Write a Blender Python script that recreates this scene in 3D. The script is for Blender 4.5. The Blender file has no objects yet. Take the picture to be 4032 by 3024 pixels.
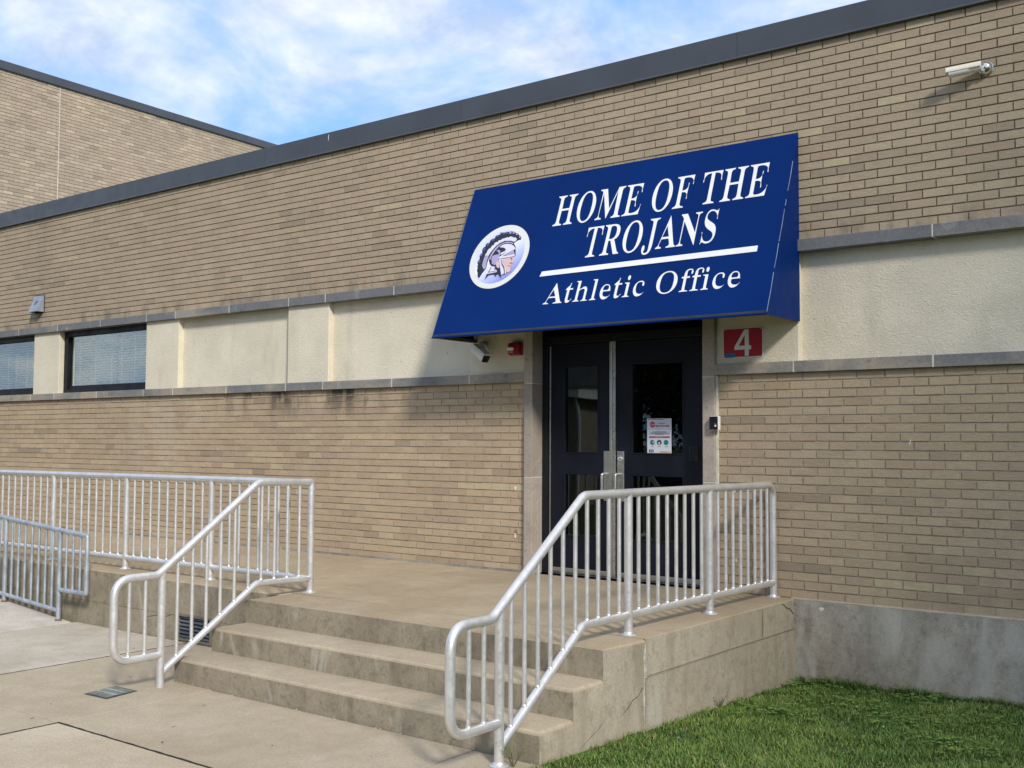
import bpy, bmesh, math, random
import numpy as np
from mathutils import Vector, Matrix

random.seed(7)
rng = np.random.default_rng(11)
SC = bpy.context.scene
COL = SC.collection

# ------------------------------------------------------------------ camera
cam_d = bpy.data.cameras.new('camera')
cam_d.sensor_width = 36.0
cam_d.lens = 4283.42 / 4032 * 36.0
cam_d.clip_start = 0.05
cam_d.clip_end = 3000
cam = bpy.data.objects.new('camera', cam_d)
COL.objects.link(cam)
RT = Vector((0.79231766, 0.6100872, 0.00513168))
UP = Vector((0.02876603, -0.04575741, 0.99853832))
FW = Vector((-0.60943026, 0.79101193, 0.05380419))
CP = Vector((1.25307, -8.29235, 1.22598))
cam.matrix_world = Matrix(((RT.x, UP.x, -FW.x, CP.x), (RT.y, UP.y, -FW.y, CP.y), (RT.z, UP.z, -FW.z, CP.z), (0, 0, 0, 1)))
SC.camera = cam

# ------------------------------------------------------------------ light, sky, exposure
SUN_TO = Vector((1.5, -1.0, 1.19)).normalized()
sun_d = bpy.data.lights.new('sun', 'SUN')
sun_d.energy = 1.8
sun_d.angle = math.radians(8.0)
sun_d.color = (1.0, 0.945, 0.87)
sun = bpy.data.objects.new('sun', sun_d)
sun.rotation_euler = (-SUN_TO).to_track_quat('-Z', 'Y').to_euler()
sun.location = (20, -20, 20)
COL.objects.link(sun)

SC.view_settings.view_transform = 'Standard'
SC.view_settings.look = 'None'
SC.view_settings.gamma = 1.0
SC.view_settings.use_curve_mapping = False
SC.view_settings.exposure = 1.0
SC.cycles.max_bounces = 5
SC.cycles.diffuse_bounces = 3
SC.cycles.glossy_bounces = 3
SC.cycles.transparent_max_bounces = 12
SC.cycles.caustics_reflective = False
SC.cycles.caustics_refractive = False

W = bpy.data.worlds.new('World')
SC.world = W
W.use_nodes = True


def world_nodes():
    nt = W.node_tree
    nt.nodes.clear()
    N, L = nt.nodes.new, nt.links.new
    out = N('ShaderNodeOutputWorld')
    bg = N('ShaderNodeBackground')
    bg.inputs['Strength'].default_value = 0.14
    L(bg.outputs[0], out.inputs[0])
    sky = N('ShaderNodeTexSky')
    sky.sky_type = 'NISHITA'
    sky.sun_disc = False
    sky.sun_elevation = math.asin(SUN_TO.z)
    sky.sun_rotation = math.atan2(SUN_TO.x, SUN_TO.y)
    sky.air_density = 1.0
    sky.dust_density = 1.0
    sky.ozone_density = 1.5
    tc = N('ShaderNodeTexCoord')
    sep = N('ShaderNodeSeparateXYZ')
    L(tc.outputs['Generated'], sep.inputs[0])

    def math_(op, a, b=None, clamp=False):
        n = N('ShaderNodeMath'); n.operation = op; n.use_clamp = clamp
        for i, v in enumerate((a, b)):
            if v is None: continue
            if isinstance(v, (int, float)): n.inputs[i].default_value = v
            else: L(v, n.inputs[i])
        return n.outputs[0]
    zc = math_('MAXIMUM', sep.outputs[2], 0.0)
    den = math_('ADD', zc, 0.34)
    px = math_('DIVIDE', sep.outputs[0], den)
    py = math_('DIVIDE', sep.outputs[1], den)
    comb = N('ShaderNodeCombineXYZ')
    L(px, comb.inputs[0]); L(py, comb.inputs[1])
    comb.inputs[2].default_value = 3.1

    def noise(scale, detail, rough, dist, off):
        mp = N('ShaderNodeMapping'); mp.inputs['Location'].default_value = off
        L(comb.outputs[0], mp.inputs[0])
        n = N('ShaderNodeTexNoise')
        n.inputs['Scale'].default_value = scale
        n.inputs['Detail'].default_value = detail
        n.inputs['Roughness'].default_value = rough
        n.inputs['Distortion'].default_value = dist
        L(mp.outputs[0], n.inputs[0])
        return n.outputs['Fac']
    big = noise(0.80, 2.0, 0.5, 0.1, CLOUD_OFF)
    mid = noise(3.0, 5.0, 0.58, 0.35, (CLOUD_OFF[0] + 1.7, CLOUD_OFF[1] + 4.2, 0.0))
    cover = math_('ADD', math_('MULTIPLY', big, 1.1), math_('MULTIPLY', mid, 0.9))
    rp = N('ShaderNodeMapRange'); rp.interpolation_type = 'SMOOTHSTEP'
    rp.inputs['From Min'].default_value = 0.76
    rp.inputs['From Max'].default_value = 1.08
    L(cover, rp.inputs['Value'])
    # brightness of the cloud itself
    tex = noise(6.5, 5.0, 0.6, 0.2, (7.3, 2.9, 0.0))
    br = N('ShaderNodeMapRange')
    br.inputs['From Min'].default_value = 0.36; br.inputs['From Max'].default_value = 0.64
    L(tex, br.inputs['Value'])
    cc = N('ShaderNodeMixRGB')
    cc.inputs[1].default_value = (2.15, 2.55, 3.25, 1)
    cc.inputs[2].default_value = (3.95, 4.0, 4.1, 1)
    L(br.outputs[0], cc.inputs[0])
    hz = N('ShaderNodeMixRGB')     # clear sky, a little milky
    hz.inputs[0].default_value = 0.82
    L(sky.outputs[0], hz.inputs[1]); hz.inputs[2].default_value = (0.80, 1.85, 4.0, 1)
    mx = N('ShaderNodeMixRGB')
    f = math_('MULTIPLY', rp.outputs[0], 0.93)
    L(f, mx.inputs[0]); L(hz.outputs[0], mx.inputs[1]); L(cc.outputs[0], mx.inputs[2])
    L(mx.outputs[0], bg.inputs[0])


CLOUD_OFF = (7.95, 1.05, 0.0)
world_nodes()

# ------------------------------------------------------------------ helpers


class MB:
    """collects simple shapes and links them as one mesh object"""

    def __init__(s):
        s.v = []; s.f = []; s.t = []; s.cur = 0.5; s.m = []; s.cm = 0

    def add(s, vs, fs):
        o = len(s.v)
        s.v.extend([tuple(v) for v in vs])
        for f in fs:
            s.f.append(tuple(i + o for i in f)); s.t.append(s.cur); s.m.append(s.cm)

    def box(s, x0, x1, y0, y1, z0, z1, skip=''):
        vs = [(x0, y0, z0), (x1, y0, z0), (x1, y1, z0), (x0, y1, z0), (x0, y0, z1), (x1, y0, z1), (x1, y1, z1), (x0, y1, z1)]
        fs = {'b': (3, 2, 1, 0), 't': (4, 5, 6, 7), 'f': (0, 1, 5, 4), 'r': (1, 2, 6, 5), 'k': (2, 3, 7, 6), 'l': (3, 0, 4, 7)}
        s.add(vs, [f for k, f in fs.items() if k not in skip])

    def prism(s, poly, axis, a, b):
        """poly: 2D points; axis 'x': (y,z), 'y': (x,z), 'z': (x,y); runs from a to b"""
        def p(q, t):
            return {'x': (t, q[0], q[1]), 'y': (q[0], t, q[1]), 'z': (q[0], q[1], t)}[axis]
        n = len(poly)
        vs = [p(q, a) for q in poly] + [p(q, b) for q in poly]
        fs = [(i, (i + 1) % n, (i + 1) % n + n, i + n) for i in range(n)] + [tuple(reversed(range(n))), tuple(range(n, 2 * n))]
        s.add(vs, fs)

    def tube(s, path, r, n=12, cap=True):
        P = [Vector(p) for p in path]
        k = len(P)
        T = []
        for i in range(k):
            a = P[i] - P[i - 1] if i > 0 else P[1] - P[0]
            b = P[i + 1] - P[i] if i < k - 1 else P[-1] - P[-2]
            T.append((a.normalized() + b.normalized()).normalized())
        ref = Vector((0, 0, 1)) if abs(T[0].z) < 0.9 else Vector((1, 0, 0))
        nrm = (ref - T[0] * ref.dot(T[0])).normalized()
        vs = []
        for i in range(k):
            nrm = (nrm - T[i] * nrm.dot(T[i])).normalized()
            bi = T[i].cross(nrm)
            rr = r[i] if isinstance(r, (list, tuple)) else r
            for j in range(n):
                a = 2 * math.pi * j / n
                vs.append(P[i] + (nrm * math.cos(a) + bi * math.sin(a)) * rr)
        fs = []
        for i in range(k - 1):
            for j in range(n):
                q = (j + 1) % n
                fs.append((i * n + j, i * n + q, (i + 1) * n + q, (i + 1) * n + j))
        if cap:
            fs += [tuple(reversed(range(n))), tuple((k - 1) * n + j for j in range(n))]
        s.add(vs, fs)

    def lathe(s, prof, c, n=20, ax=(0, 0, 1)):
        """prof: (radius, height) pairs about the axis through c"""
        ax = Vector(ax).normalized()
        u = ax.orthogonal().normalized(); w = ax.cross(u)
        c = Vector(c); vs = []
        for r, h in prof:
            for j in range(n):
                a = 2 * math.pi * j / n
                vs.append(c + ax * h + (u * math.cos(a) + w * math.sin(a)) * r)
        k = len(prof); fs = []
        for i in range(k - 1):
            for j in range(n):
                q = (j + 1) % n
                fs.append((i * n + j, i * n + q, (i + 1) * n + q, (i + 1) * n + j))
        fs += [tuple(reversed(range(n))), tuple((k - 1) * n + j for j in range(n))]
        s.add(vs, fs)

    def mesh(s, name, mat, smooth=False, bevel=0.0, seg=2, tone=False):
        me = bpy.data.meshes.new(name)
        me.from_pydata(s.v, [], s.f)
        if tone:
            at = me.attributes.new('tone', 'FLOAT', 'FACE')
            at.data.foreach_set('value', np.array(s.t, dtype=np.float32))
        mats = mat if isinstance(mat, (list, tuple)) else [mat]
        for m_ in mats:
            me.materials.append(m_)
        if len(mats) > 1:
            me.polygons.foreach_set('material_index', s.m)
        bm = bmesh.new(); bm.from_mesh(me)
        bmesh.ops.recalc_face_normals(bm, faces=bm.faces) if not tone else None
        if bevel:
            es = [e for e in bm.edges if len(e.link_faces) == 2 and e.calc_face_angle(0) > 0.5]
            bmesh.ops.bevel(bm, geom=es, offset=bevel, segments=seg, affect='EDGES', profile=0.5, clamp_overlap=True)
        if smooth:
            for f in bm.faces: f.smooth = True
            for e in bm.edges:
                if len(e.link_faces) == 2 and e.calc_face_angle(0) > 0.7: e.smooth = False
        bm.to_mesh(me); bm.free()
        return me

    def build(s, name, mat, parent=None, smooth=False, bevel=0.0, seg=2, tone=False):
        return link(name, s.mesh(name, mat, smooth, bevel, seg, tone), parent)


def link(name, me, parent=None):
    o = bpy.data.objects.new(name, me)
    COL.objects.link(o)
    if parent is not None:
        put(o, parent)
    return o


def put(o, parent):
    o.parent = parent
    if parent.type == 'EMPTY':
        o.matrix_parent_inverse = Matrix.Translation(parent.location).inverted()


def thing(name, loc, label, cat, group=None):
    e = bpy.data.objects.new(name, None)
    e.location = loc
    e.empty_display_size = 0.2
    COL.objects.link(e)
    return tag(e, label, cat, group)


def tag(o, label=None, cat=None, group=None, kind=None):
    if label: o['label'] = label
    if cat: o['category'] = cat
    if group: o['group'] = group
    if kind: o['kind'] = kind
    return o


def fillet(pts, r, n=6):
    """round the inner corners of a 3D polyline; r is one radius or one per point"""
    P = [Vector(p) for p in pts]
    out = [P[0]]
    for i in range(1, len(P) - 1):
        rad = r[i] if isinstance(r, (list, tuple)) else r
        a = (P[i - 1] - P[i]).normalized(); b = (P[i + 1] - P[i]).normalized()
        ang = a.angle(b)
        d = min(rad / math.tan(ang / 2), (P[i - 1] - P[i]).length * 0.49, (P[i + 1] - P[i]).length * 0.49)
        p0, p1 = P[i] + a * d, P[i] + b * d
        for k in range(n + 1):
            t = k / n
            out.append(p0 * (1 - t) ** 2 + P[i] * 2 * t * (1 - t) + p1 * t * t)
    out.append(P[-1])
    return out


# ------------------------------------------------------------------ materials
def new_mat(name):
    m = bpy.data.materials.new(name)
    m.use_nodes = True
    nt = m.node_tree
    return m, nt, nt.nodes['Principled BSDF']


class G:
    """small node-graph helper"""

    def __init__(s, nt):
        s.nt = nt
        s.pos = nt.nodes.new('ShaderNodeNewGeometry').outputs['Position']

    def n(s, t): return s.nt.nodes.new(t)

    def L(s, a, b): s.nt.links.new(a, b)

    def noise(s, scale, detail=4, rough=0.55, dist=0.0, stretch=(1, 1, 1), off=(0, 0, 0), vec=None):
        mp = s.n('ShaderNodeMapping')
        mp.inputs['Scale'].default_value = stretch
        mp.inputs['Location'].default_value = off
        s.L(vec or s.pos, mp.inputs[0])
        t = s.n('ShaderNodeTexNoise')
        detail = min(detail, 3.5)
        for k, v in (('Scale', scale), ('Detail', detail), ('Roughness', rough), ('Distortion', dist)):
            t.inputs[k].default_value = v
        s.L(mp.outputs[0], t.inputs[0])
        return t.outputs['Fac']

    def rng(s, x, a, b, c=0.0, d=1.0, smooth=True):
        r = s.n('ShaderNodeMapRange')
        r.interpolation_type = 'SMOOTHSTEP' if smooth else 'LINEAR'
        for k, v in (('From Min', a), ('From Max', b), ('To Min', c), ('To Max', d)):
            r.inputs[k].default_value = v
        s.L(x, r.inputs['Value'])
        return r.outputs[0]

    def mix(s, f, a, b, mode='MIX'):
        m = s.n('ShaderNodeMixRGB'); m.blend_type = mode
        for i, v in enumerate((f, a, b)):
            if isinstance(v, (int, float)): m.inputs[i].default_value = v
            elif isinstance(v, tuple): m.inputs[i].default_value = v if len(v) == 4 else v + (1,)
            else: s.L(v, m.inputs[i])
        return m.outputs[0]

    def math(s, op, a, b=0.0, clamp=False):
        m = s.n('ShaderNodeMath'); m.operation = op; m.use_clamp = clamp
        for i, v in enumerate((a, b)):
            if isinstance(v, (int, float)): m.inputs[i].default_value = v
            else: s.L(v, m.inputs[i])
        return m.outputs[0]

    def ramp(s, x, stops):
        r = s.n('ShaderNodeValToRGB')
        e = r.color_ramp.elements
        while len(e) < len(stops): e.new(0.5)
        for i, (p, c) in enumerate(stops):
            e[i].position = p; e[i].color = c if len(c) == 4 else tuple(c) + (1,)
        s.L(x, r.inputs[0])
        return r.outputs[0]

    def bump(s, h, strength, dist, base=None):
        b = s.n('ShaderNodeBump')
        b.inputs['Strength'].default_value = strength
        b.inputs['Distance'].default_value = dist
        s.L(h, b.inputs['Height'])
        if base: s.L(base, b.inputs['Normal'])
        return b.outputs[0]

    def axis(s, i):
        sp = s.n('ShaderNodeSeparateXYZ'); s.L(s.pos, sp.inputs[0]); return sp.outputs[i]


def plain(name, col, rough=0.6, metal=0.0, var=0.12, scale=6.0, bump=0.0):
    m, nt, b = new_mat(name)
    g = G(nt)
    f = g.rng(g.noise(scale, 5), 0.3, 0.7)
    c = g.mix(f, tuple(x * (1 - var) for x in col), tuple(min(1, x * (1 + var)) for x in col))
    g.L(c, b.inputs['Base Color'])
    b.inputs['Metallic'].default_value = metal
    r = g.rng(g.noise(scale * 3, 4), 0.3, 0.7, max(0.02, rough - 0.08), min(1, rough + 0.08))
    g.L(r, b.inputs['Roughness'])
    if bump:
        g.L(g.bump(g.noise(scale * 12, 4), bump, 0.003), b.inputs['Normal'])
    return m


def brick_mat(name, stops, stain=False, dark=1.0):
    m, nt, b = new_mat(name)
    g = G(nt)
    at = g.n('ShaderNodeAttribute'); at.attribute_name = 'tone'
    c = g.ramp(at.outputs['Fac'], stops)
    patch = g.rng(g.noise(9.0, 5, 0.6), 0.35, 0.72)
    c = g.mix(g.math('MULTIPLY', patch, 0.22), c, (0.27, 0.215, 0.155), 'MIX')
    big = g.rng(g.noise(0.55, 4, 0.6), 0.3, 0.7)
    c = g.mix(0.30, c, g.mix(big, (0.80, 0.79, 0.78), (1.14, 1.10, 1.04)), 'MULTIPLY')
    fine = g.noise(95.0, 5, 0.7)
    c = g.mix(0.45, c, g.mix(g.rng(fine, 0.35, 0.65), (0.72, 0.72, 0.72), (1.14, 1.13, 1.1)), 'MULTIPLY')
    pits = g.rng(g.noise(55.0, 2, 0.5, off=(3, 1, 7)), 0.70, 0.76)
    c = g.mix(g.math('MULTIPLY', pits, 0.5), c, (0.08, 0.065, 0.05))
    if stain:
        # soot and lichen runs below the sill, broken up into drips
        z = g.axis(2); x = g.axis(0)
        band = g.rng(z, 1.40, 1.80)
        side = g.math('MULTIPLY', g.rng(x, -10.2, -9.0), g.rng(x, -6.0, -7.2))
        drip = g.rng(g.noise(5.0, 5, 0.65, stretch=(1, 1, 0.28)), 0.42, 0.62)
        blob = g.rng(g.noise(1.6, 3, 0.5, off=(4, 0, 0)), 0.35, 0.6)
        f = g.math('MULTIPLY', g.math('MULTIPLY', band, side), g.math('MULTIPLY', drip, blob))
        c = g.mix(g.math('MULTIPLY', f, 0.95, True), c, (0.045, 0.043, 0.038))
        # patchy darker greenish tint, growing towards the bottom and right of the wall
        lo = g.math('MULTIPLY', g.rng(z, 0.75, 0.0), g.rng(x, -1.8, -1.0))
        c = g.mix(g.math('MULTIPLY', lo, g.rng(g.noise(2.2, 4), 0.4, 0.65, 0, 0.22)), c, (0.14, 0.125, 0.08))
        pale = g.math('MULTIPLY', g.rng(x, -12.4, -11.0), g.rng(x, -9.4, -10.6))
        pf = g.math('MULTIPLY', pale, g.rng(g.noise(2.0, 4, 0.6, stretch=(1, 1, 0.35), off=(1, 5, 2)), 0.42, 0.62, 0, 0.30))
        c = g.mix(pf, c, (0.50, 0.45, 0.35))
    else:
        z = g.axis(2)
        band = g.rng(z, 3.10, 2.86)
        f = g.math('MULTIPLY', band, g.rng(g.noise(3.5, 5, 0.65, stretch=(1, 1, 0.5)), 0.47, 0.64, 0, 0.55))
        c = g.mix(f, c, (0.12, 0.105, 0.085))
        run = g.rng(g.noise(1.3, 4, 0.6, stretch=(1, 1, 0.18), off=(9, 2, 0)), 0.57, 0.74, 0, 0.16)
        c = g.mix(run, c, (0.16, 0.135, 0.105))
    if dark != 1.0:
        c = g.mix(1.0, c, (dark, dark, dark), 'MULTIPLY')
    g.L(c, b.inputs['Base Color'])
    b.inputs['Roughness'].default_value = 0.88
    b.inputs['Specular IOR Level'].default_value = 0.25
    h = g.math('ADD', g.math('MULTIPLY', g.noise(30, 4, 0.6, 0.8, stretch=(0.6, 1, 1.6)), 1.0), g.math('MULTIPLY', fine, 0.6))
    g.L(g.bump(h, 0.55, 0.006), b.inputs['Normal'])
    return m


def mortar_mat(name, ca, cb):
    m, nt, b = new_mat(name)
    g = G(nt)
    c = g.mix(g.rng(g.noise(3.0, 5, 0.65), 0.35, 0.65), ca, cb)
    c = g.mix(0.5, c, g.mix(g.rng(g.noise(120, 3), 0.3, 0.7), (0.6, 0.6, 0.6), (1.2, 1.2, 1.2)), 'MULTIPLY')
    g.L(c, b.inputs['Base Color'])
    b.inputs['Roughness'].default_value = 0.95
    g.L(g.bump(g.noise(80, 4, 0.7), 0.6, 0.004), b.inputs['Normal'])
    return m


def concrete_mat(name, ca, cb, stain=(0.08, 0.072, 0.055), amount=0.5, vertical=False, speck=0.35, rough=0.85, scale=1.0, bump=0.35, mott=0.22, pale=0.55):
    m, nt, b = new_mat(name)
    g = G(nt)
    c = g.mix(g.rng(g.noise(1.1 * scale, 6, 0.6, 0.3), 0.33, 0.68), ca, cb)
    c = g.mix(mott, c, g.mix(g.rng(g.noise(7.0 * scale, 6, 0.65, 0.4, off=(5, 3, 1)), 0.3, 0.7), (0.72, 0.72, 0.70), (1.18, 1.17, 1.15)), 'MULTIPLY')
    c = g.mix(0.28, c, g.mix(g.rng(g.noise(52, 4, 0.7, off=(3, 2, 1)), 0.34, 0.66), (0.66, 0.65, 0.64), (1.2, 1.2, 1.2)), 'MULTIPLY')
    st = (1, 1, 0.22) if vertical else (1, 1, 1)
    s1 = g.rng(g.noise(4.5 * scale, 7, 0.68, 0.5, stretch=st, off=(2, 8, 4)), 0.47, 0.70)
    c = g.mix(g.math('MULTIPLY', s1, amount), c, stain)
    if vertical:
        s2 = g.rng(g.noise(16 * scale, 5, 0.7, 0.3, off=(8, 1, 2)), 0.50, 0.68, 0, amount * 0.9)
        c = g.mix(s2, c, stain)
        s3 = g.rng(g.noise(3.1 * scale, 6, 0.65, 0.8, stretch=(1, 1, 0.4), off=(11, 4, 9)), 0.58 - 0.16 * (pale > 0.6), 0.72, 0, pale)
        c = g.mix(s3, c, (0.47, 0.45, 0.39))
    fine = g.noise(140, 4, 0.75)
    c = g.mix(speck, c, g.mix(g.rng(fine, 0.32, 0.68), (0.62, 0.62, 0.62), (1.25, 1.25, 1.25)), 'MULTIPLY')
    dots = g.rng(g.noise(48, 2, 0.5, off=(1, 9, 3)), 0.71, 0.77, 0, 0.55)
    c = g.mix(dots, c, (0.07, 0.06, 0.05))
    g.L(c, b.inputs['Base Color'])
    b.inputs['Roughness'].default_value = rough
    b.inputs['Specular IOR Level'].default_value = 0.3
    h = g.math('ADD', g.math('MULTIPLY', g.noise(11, 5, 0.6), 1.0), g.math('MULTIPLY', fine, 0.35))
    g.L(g.bump(h, bump, 0.006), b.inputs['Normal'])
    return m


def stucco_mat(name, col):
    m, nt, b = new_mat(name)
    g = G(nt)
    v = tuple(col)
    c = g.mix(g.rng(g.noise(1.7, 5, 0.6), 0.3, 0.7), tuple(x * 0.92 for x in v), tuple(x * 1.05 for x in v))
    drip = g.rng(g.noise(3.0, 6, 0.65, 0.2, stretch=(1, 1, 0.2), off=(3, 3, 0)), 0.52, 0.75, 0, 0.28)
    c = g.mix(drip, c, (0.36, 0.33, 0.24))
    worm = g.noise(34, 3, 0.5, 2.2)
    c = g.mix(0.22, c, g.mix(g.rng(worm, 0.38, 0.62), (0.80, 0.80, 0.78), (1.08, 1.08, 1.06)), 'MULTIPLY')
    spot = g.rng(g.noise(21, 2, 0.4, off=(7, 7, 7)), 0.765, 0.79, 0, 0.5)
    c = g.mix(spot, c, (0.16, 0.12, 0.08))
    g.L(c, b.inputs['Base Color'])
    b.inputs['Roughness'].default_value = 0.9
    b.inputs['Specular IOR Level'].default_value = 0.25
    h = g.math('ADD', worm, g.math('MULTIPLY', g.noise(110, 3), 0.35))
    g.L(g.bump(h, 0.95, 0.007), b.inputs['Normal'])
    return m


def stone_mat(name, grey, tan, bias):
    m, nt, b = new_mat(name)
    g = G(nt)
    oi = g.n('ShaderNodeObjectInfo')
    rnd = g.math('MULTIPLY', oi.outputs['Random'], 0.30)
    f = g.math('ADD', g.noise(1.3, 6, 0.65, 0.4, stretch=(0.7, 1, 1.5)), g.math('SUBTRACT', rnd, 0.15))
    f = g.rng(f, bias - 0.12, bias + 0.14)
    c = g.mix(f, grey, tan)
    pale = g.rng(g.noise(7.0, 6, 0.7, 0.3, stretch=(1, 1, 0.45), off=(6, 1, 3)), 0.56, 0.74, 0, 0.45)
    c = g.mix(pale, c, (0.40, 0.38, 0.34))
    c = g.mix(0.45, c, g.mix(g.rng(g.noise(42, 5, 0.7), 0.3, 0.7), (0.70, 0.70, 0.71), (1.22, 1.2, 1.18)), 'MULTIPLY')
    dk = g.rng(g.noise(12, 5, 0.7, 0.2, off=(2, 2, 8)), 0.60, 0.74, 0, 0.5)
    c = g.mix(dk, c, (0.075, 0.075, 0.075))
    g.L(c, b.inputs['Base Color'])
    b.inputs['Roughness'].default_value = 0.85
    b.inputs['Specular IOR Level'].default_value = 0.3
    g.L(g.bump(g.noise(50, 5, 0.65), 0.35, 0.003), b.inputs['Normal'])
    return m


def glass_mat(name, tint, refl=1.0):
    m = bpy.data.materials.new(name)
    m.use_nodes = True
    nt = m.node_tree; nt.nodes.clear()
    N, L = nt.nodes.new, nt.links.new
    out = N('ShaderNodeOutputMaterial'); mx = N('ShaderNodeMixShader')
    tr = N('ShaderNodeBsdfTransparent'); gl = N('ShaderNodeBsdfGlossy')
    tr.inputs[0].default_value = tint + (1,)
    gl.inputs['Roughness'].default_value = 0.012
    gl.inputs[0].default_value = (0.92, 0.96, 1.0, 1)
    geo = N('ShaderNodeNewGeometry')
    nz = N('ShaderNodeTexNoise'); nz.inputs['Scale'].default_value = 1.4; nz.inputs['Detail'].default_value = 1.0
    L(geo.outputs['Position'], nz.inputs[0])
    bp = N('ShaderNodeBump'); bp.inputs['Strength'].default_value = 0.08; bp.inputs['Distance'].default_value = 0.02
    L(nz.outputs['Fac'], bp.inputs['Height']); L(bp.outputs[0], gl.inputs['Normal'])
    fr = N('ShaderNodeFresnel'); fr.inputs['IOR'].default_value = 1.52
    mu = N('ShaderNodeMath'); mu.operation = 'MULTIPLY'; mu.inputs[1].default_value = refl; mu.use_clamp = True
    L(fr.outputs[0], mu.inputs[0]); L(mu.outputs[0], mx.inputs[0])
    L(tr.outputs[0], mx.inputs[1]); L(gl.outputs[0], mx.inputs[2]); L(mx.outputs[0], out.inputs[0])
    return m


def metal_mat(name, col, rough, metal=1.0, var=0.1, scr=0.12):
    m, nt, b = new_mat(name)
    g = G(nt)
    blot = g.rng(g.noise(7, 5, 0.6), 0.3, 0.7)
    c = g.mix(blot, tuple(x * (1 - var) for x in col), tuple(min(1, x * (1 + var * 0.5)) for x in col))
    dirt = g.rng(g.noise(26, 6, 0.7, 0.3, stretch=(1, 1, 0.5), off=(4, 6, 1)), 0.62, 0.78, 0, 0.35)
    c = g.mix(dirt, c, (0.20, 0.18, 0.15))
    g.L(c, b.inputs['Base Color'])
    b.inputs['Metallic'].default_value = metal
    g.L(g.rng(g.noise(40, 5, 0.6), 0.3, 0.7, rough - scr * 0.5, rough + scr), b.inputs['Roughness'])
    g.L(g.bump(g.noise(60, 4), 0.06, 0.002), b.inputs['Normal'])
    return m


BRICK_LO = brick_mat('tan_brick_lower', [(0.0, (0.33, 0.262, 0.185)), (0.22, (0.40, 0.308, 0.208)), (0.5, (0.45, 0.350, 0.236)), (0.75, (0.49, 0.386, 0.262)), (0.9, (0.42, 0.308, 0.222)), (1.0, (0.51, 0.425, 0.275))], stain=True)
BRICK_UP = brick_mat('tan_brick_upper', [(0.0, (0.33, 0.268, 0.198)), (0.25, (0.385, 0.308, 0.222)), (0.55, (0.43, 0.345, 0.246)), (0.85, (0.465, 0.376, 0.268)), (0.95, (0.39, 0.288, 0.216)), (1.0, (0.49, 0.412, 0.275))])
BRICK_GYM = brick_mat('tan_brick_gym', [(0.0, (0.33, 0.275, 0.212)), (0.3, (0.40, 0.330, 0.250)), (0.7, (0.46, 0.385, 0.288)), (1.0, (0.53, 0.445, 0.325))])
MORTAR_LO = mortar_mat('mortar_tan', (0.35, 0.295, 0.22), (0.44, 0.385, 0.295))
MORTAR_UP = mortar_mat('mortar_dark', (0.245, 0.203, 0.158), (0.33, 0.28, 0.215))
MORTAR_GYM = mortar_mat('mortar_gym', (0.31, 0.25, 0.185), (0.37, 0.305, 0.225))
CAULK = plain('cream_caulk', (0.62, 0.60, 0.50), 0.8, var=0.15, scale=14)
GROUT = concrete_mat('grey_grout', (0.17, 0.16, 0.13), (0.28, 0.265, 0.215), amount=0.6)
STUCCO = stucco_mat('cream_stucco', (0.715, 0.652, 0.515))
STONE_UP = stone_mat('grey_ledge_stone', (0.165, 0.170, 0.178), (0.31, 0.285, 0.245), 0.60)
STONE_LO = stone_mat('sill_stone', (0.185, 0.188, 0.188), (0.36, 0.315, 0.25), 0.47)
STONE_JAMB = stone_mat('jamb_stone', (0.33, 0.285, 0.235), (0.42, 0.355, 0.295), 0.46)
COPING = plain('charcoal_coping', (0.060, 0.068, 0.080), 0.42, 0.0, var=0.1, scale=2.0)
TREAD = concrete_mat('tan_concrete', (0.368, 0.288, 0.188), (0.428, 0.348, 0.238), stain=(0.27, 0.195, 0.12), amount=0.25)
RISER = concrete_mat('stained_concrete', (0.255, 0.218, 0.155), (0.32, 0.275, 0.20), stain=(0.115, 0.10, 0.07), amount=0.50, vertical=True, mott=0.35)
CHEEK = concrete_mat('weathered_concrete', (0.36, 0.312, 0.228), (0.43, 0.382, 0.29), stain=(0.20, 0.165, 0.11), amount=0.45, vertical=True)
FOUND = concrete_mat('grey_foundation_concrete', (0.28, 0.248, 0.195), (0.42, 0.385, 0.32), stain=(0.13, 0.12, 0.10), amount=0.45, vertical=True, mott=0.4, pale=0.85)
SLAB = concrete_mat('sidewalk_concrete', (0.38, 0.31, 0.218), (0.445, 0.375, 0.272), stain=(0.30, 0.23, 0.155), amount=0.22, bump=0.25)
SLAB_PALE = concrete_mat('pale_ramp_concrete', (0.46, 0.41, 0.34), (0.56, 0.52, 0.45), stain=(0.36, 0.31, 0.24), amount=0.4, bump=0.3)
SLAB_GREY = concrete_mat('weathered_sidewalk_concrete', (0.43, 0.375, 0.295), (0.52, 0.465, 0.385), stain=(0.33, 0.275, 0.20), amount=0.35, bump=0.3)
SLAB_SAND = concrete_mat('sandy_concrete', (0.46, 0.38, 0.275), (0.52, 0.445, 0.335), stain=(0.36, 0.28, 0.18), amount=0.25, speck=0.6, bump=0.5)
JOINT = plain('joint_filler', (0.018, 0.015, 0.014), 0.95, var=0.3, scale=30)
ALU = metal_mat('silver_pipe', (0.72, 0.71, 0.695), 0.36, 0.62)
GALV = metal_mat('galvanised_pipe', (0.42, 0.47, 0.51), 0.50, 0.55, var=0.25)
STEEL = metal_mat('brushed_steel', (0.62, 0.61, 0.57), 0.32, 1.0)
CHROME = metal_mat('chrome', (0.8, 0.8, 0.8), 0.08, 1.0, 0.03, 0.03)
DARKFRAME = plain('dark_bronze_frame', (0.010, 0.011, 0.015), 0.45, var=0.15, scale=3)
DOORPAINT = plain('black_door_paint', (0.0075, 0.0090, 0.0165), 0.45, var=0.18, scale=3)
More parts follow.
